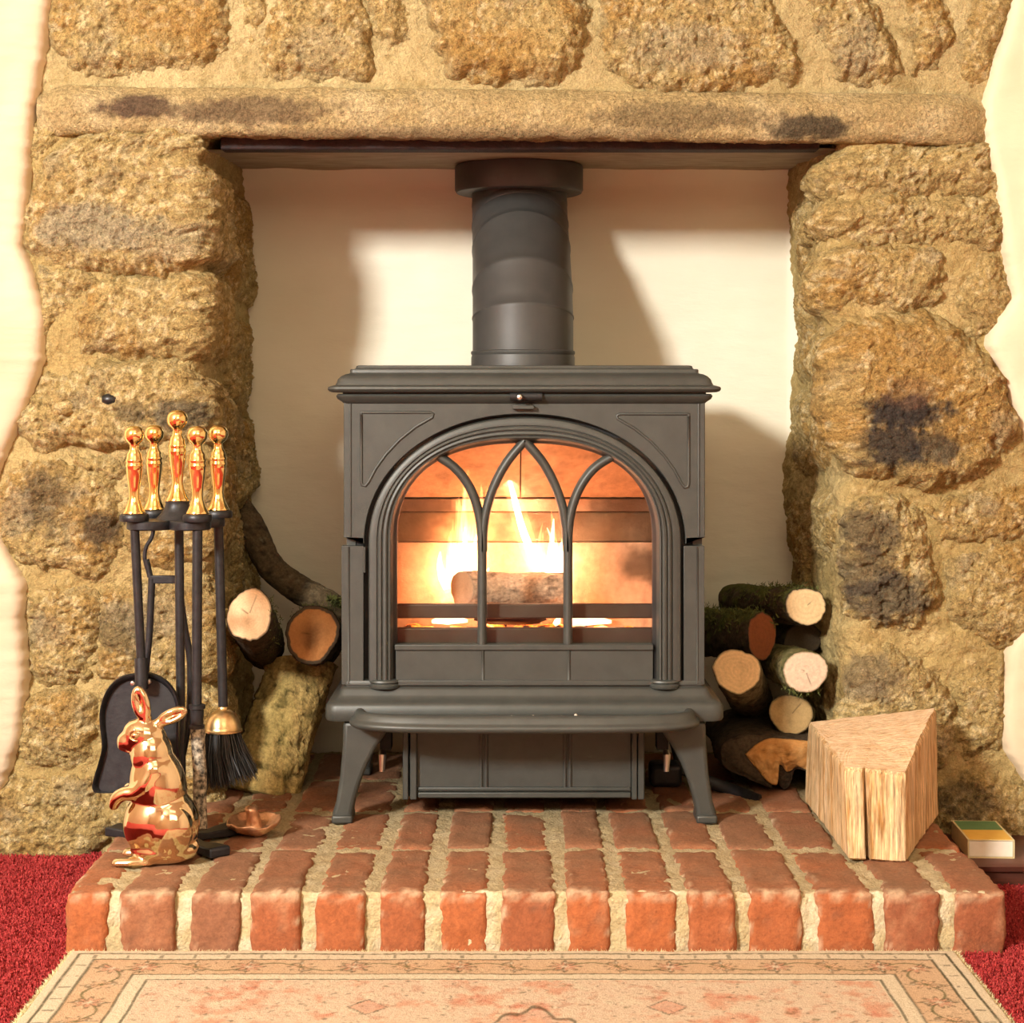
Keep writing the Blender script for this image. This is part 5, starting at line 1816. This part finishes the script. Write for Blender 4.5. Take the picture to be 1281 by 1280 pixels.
mb = MB()
for b in ((-bw / 2, bw / 2, -bd / 2, bd / 2, 0, .0014), (-bw / 2, bw / 2, -bd / 2, bd / 2, bh - .0014, bh), (-bw / 2, -bw / 2 + .0016, -bd / 2, bd / 2, .001, bh - .001), (bw / 2 - .0016, bw / 2, -bd / 2, bd / 2, .001, bh - .001)):
    mb.box(*b)
mb.v = [tuple(R_ @ Vector(p)) for p in mb.v]
mb.build('sleeve', M_CARD_C, mx, True, 30)
lb('tray', -bw / 2 + .002, bw / 2 - .002, -bd / 2 + .0012, bd / 2 - .002, .0018, bh - .002, M_CARD_W)
o = lb('green_panel', -bw / 2 + .003, bw / 2 - .003, 0.000, bd / 2 - .004, bh - .0005, bh + .0003, M_PAINT_G, None, 0)
o = lb('yellow_panel', -bw / 2 + .003, bw / 2 - .003, -bd / 2 + .001, 0.000, bh - .0005, bh + .0003, M_PAINT_Y, None, 0)

# ------------------------------------------------------------------ rug
RX0, RX1, RY1, RY0 = -0.5375, 0.5405, 2.243, 0.55
cell = 0.0017
xs = np.arange(RX0, RX1, cell)
ysf = np.concatenate([np.linspace(RY0, 1.93, 60)[:-1], np.arange(1.93, RY1, cell)])
XX, YY = np.meshgrid(xs, ysf)
XX, YY = XX.ravel(), YY.ravel()
q = np.stack([XX, YY, XX * 0], 1)
wob = 0.0022 * fbm(q, 5, 2, 0.5, 3)
d = np.minimum(np.minimum(XX - RX0, RX1 - XX), np.minimum(RY1 - YY, YY - RY0)) + wob
alongx = (RY1 - YY) < np.minimum(XX - RX0, RX1 - XX)
s_al = np.where(alongx, XX, YY)
n1, n2, n3 = fbm(q, 26, 4, 0.6, 1), fbm(q, 70, 4, 0.6, 2), fbm(q, 11, 3, 0.5, 4)
CR_, BE, PK, LN, GN = (0.58, 0.49, 0.34), (0.50, 0.315, 0.175), (0.48, 0.155, 0.095), (0.045, 0.042, 0.018), (0.12, 0.11, 0.045)
col = np.tile(CR_, (len(q), 1))
inb = ((d > 0.040) & (d < 0.096)).astype(float)
field = (d > 0.120).astype(float)
col = mixc(col, BE, inb * (0.75 + 0.3 * n3))
fc = mixc(np.tile((0.56, 0.43, 0.30), (len(q), 1)), (0.54, 0.29, 0.18), sstep(0.0, 0.35, n1 + n3 * 0.5) * 0.9)
fc = mixc(fc, PK, sstep(0.22, 0.45, n1 * 0.8 + n2 * 0.5) * 0.55)
fc = mixc(fc, GN, sstep(0.30, 0.5, n2 + 0.3 * fbm(q, 9, 2, 0.5, 9)) * 0.6)
fc = mixc(fc, CR_, sstep(0.1, 0.4, fbm(q, 34, 4, 0.6, 19)) * 0.7)
col = col * (1 - field[:, None]) + fc * field[:, None]


def line(c, w, colr, st=0.9, br=0.0):
    global col
    t = sstep(w, w * 0.45, np.abs(d - c)) * st * (1 - br * sstep(0.1, 0.4, n2))
    col = mixc(col, colr, t)


line(0.0175, 0.0024, LN, 0.9, 0.5)
line(0.0395, 0.0024, LN, 0.85, 0.4)
line(0.0965, 0.0022, LN, 0.75, 0.5)
line(0.1165, 0.0022, LN, 0.75, 0.5)
# little ticks inside the pale guard stripes
tick = (np.abs(((s_al / 0.040) % 1) - 0.5) < 0.05) & (d > 0.022) & (d < 0.035)
col = mixc(col, LN, tick * 0.55 * (n2 > -0.2))
# scrolling vine with rosettes and leaves in the border
c_ = 0.068
ph = s_al / 0.062 * PI
vine = np.abs(d - c_ - 0.014 * np.sin(ph))
col = mixc(col, GN, inb * sstep(0.0028, 0.001, vine + 0.0016 * np.abs(n2)) * 0.85)
for k, (per, off, rad_, cA, cB) in enumerate(((0.124, 0.0, 0.019, PK, CR_), (0.124, 0.062, 0.016, (0.66, 0.36, 0.2), GN), (0.062, 0.031, 0.010, LN, CR_))):
    sc2 = ((s_al + off) / per) % 1 - 0.5
    dx = sc2 * per
    dy = d - c_ - (0.014 if k == 2 else 0.0) * np.sign(np.sin(ph))
    r2 = np.hypot(dx, dy)
    th2 = np.arctan2(dy, dx)
    pet = rad_ * (0.72 + 0.28 * np.cos(th2 * (8 if k < 2 else 4)))
    col = mixc(col, cA, inb * sstep(1.0, 0.75, r2 / pet) * 0.6 * (0.7 + 0.6 * n2))
    col = mixc(col, LN, inb * sstep(0.22, 0.08, np.abs(r2 / pet - 1) + 0.12 * np.abs(n2)) * 0.6)
    col = mixc(col, cB, inb * sstep(0.45, 0.3, r2 / pet) * 0.8)
lf = np.abs(fbm(q, 55, 2, 0.5, 31))
col = mixc(col, LN, inb * sstep(0.03, 0.01, lf) * sstep(0.0, 0.25, fbm(q, 18, 2, 0.5, 33)) * 0.7)
# medallion and sprays of the field
for (mx_, my_, sx_, sy_) in ((0.02, 1.86, 0.15, 0.17), (-0.30, 1.90, 0.05, 0.05), (0.33, 1.92, 0.05, 0.05), (-0.16, 2.03, 0.022, 0.025), (0.17, 2.03, 0.022, 0.025)):
    g = np.abs(XX - mx_) / sx_ + np.abs(YY - my_) / sy_
    g = g + 0.05 * np.sin(np.arctan2(YY - my_, XX - mx_) * 24)
    col = mixc(col, LN, field * sstep(0.05 if sx_ > .1 else 0.12, 0.01, np.abs(g - 1)) * 0.75 * (n2 > -0.25))
    col = mixc(col, PK, field * sstep(1.0, 0.9, g) * 0.35)
    col = mixc(col, (0.70, 0.36, 0.22), field * sstep(0.10, 0.02, np.abs(g - 0.75)) * 0.5)
# sparse motif stitches
col = mixc(col, (0.42, 0.20, 0.12), field * sstep(0.08, 0.4, fbm(q, 48, 4, 0.65, 51)) * 0.5)
stt = fbm(q * np.array([1, 1.4, 1]), 120, 2, 0.5, 41)
col = mixc(col, LN, field * sstep(0.36, 0.5, stt) * 0.6)
zz = 0.012 + 0.0016 * fbm(q, 6, 3, 0.5, 6) + 0.0008 * fbm(q, 160, 2, 0.5, 7)
edge = np.minimum(np.minimum(XX - RX0, RX1 - XX), RY1 - YY)
zz = zz * (0.25 + 0.75 * sstep(0, 0.006, edge))
# slightly wavy outline
XX2 = XX + 0.004 * fbm(np.stack([YY, YY * 0, YY * 0], 1), 7, 3, 0.5, 2)
rug = mesh('rug', np.stack([XX2, YY, zz], 1), grid_faces(len(xs), len(ysf)), M_RUG, None, True, col)
tag(rug, 'faded cream and pink patterned oriental rug laid before the hearth', 'rug')
mb = MB()
rs = random.Random(4)
for i in range(5200):
    t = rs.random()
    if t < 0.5: b = Vector((rs.uniform(RX0, RX1), RY1 - rs.uniform(0, .004), .008))
    else:
        sd = 1 if t > 0.75 else -1
        b = Vector(((RX1 if sd > 0 else RX0) - sd * rs.uniform(0, .005), rs.uniform(1.93, RY1), .007))
    dd = Vector((rs.gauss(0, .6), rs.gauss(0, .5), rs.uniform(.2, 1))).normalized() * rs.uniform(.003, .007)
    s_ = dd.cross(Vector((rs.gauss(0, 1), rs.gauss(0, 1), 0.2))).normalized() * .0007
    mb.add([b - s_, b + s_, b + dd], [(0, 1, 2)])
o = mb.build('pile_edge', M_CARD_C, rug, False, None)
o['kind'] = 'stuff'

# ------------------------------------------------------------------ red carpet pile where it shows
def tufts(x0, x1, y0, y1, n, seed):
    g = np.random.default_rng(seed)
    b = np.stack([g.uniform(x0, x1, n), g.uniform(y0, y1, n), np.zeros(n)], 1)
    an = g.uniform(0, 2 * PI, n)
    w = np.stack([np.cos(an), np.sin(an), 0 * an], 1) * g.uniform(.0012, .0020, n)[:, None]
    t = b + np.stack([g.normal(0, .0022, n), g.normal(0, .0022, n), g.uniform(.007, .0115, n)], 1)
    return np.stack([b - w, b + w, t + w * .5, t - w * .5], 1).reshape(-1, 3)


vv = np.concatenate([tufts(-0.98, -0.541, 1.90, 2.245, 42000, 1), tufts(-0.98, -0.549, 2.245, 2.74, 55000, 3), tufts(0.545, 0.98, 1.90, 2.245, 42000, 2), tufts(0.607, 0.98, 2.245, 2.555, 33000, 4)])
ff = np.arange(len(vv)).reshape(-1, 4)
o = mesh('carpet_pile', vv, ff, M_CARPET, None, False)
tag(o, 'deep red carpet pile on the floor either side of the rug', 'carpet', None, 'stuff')
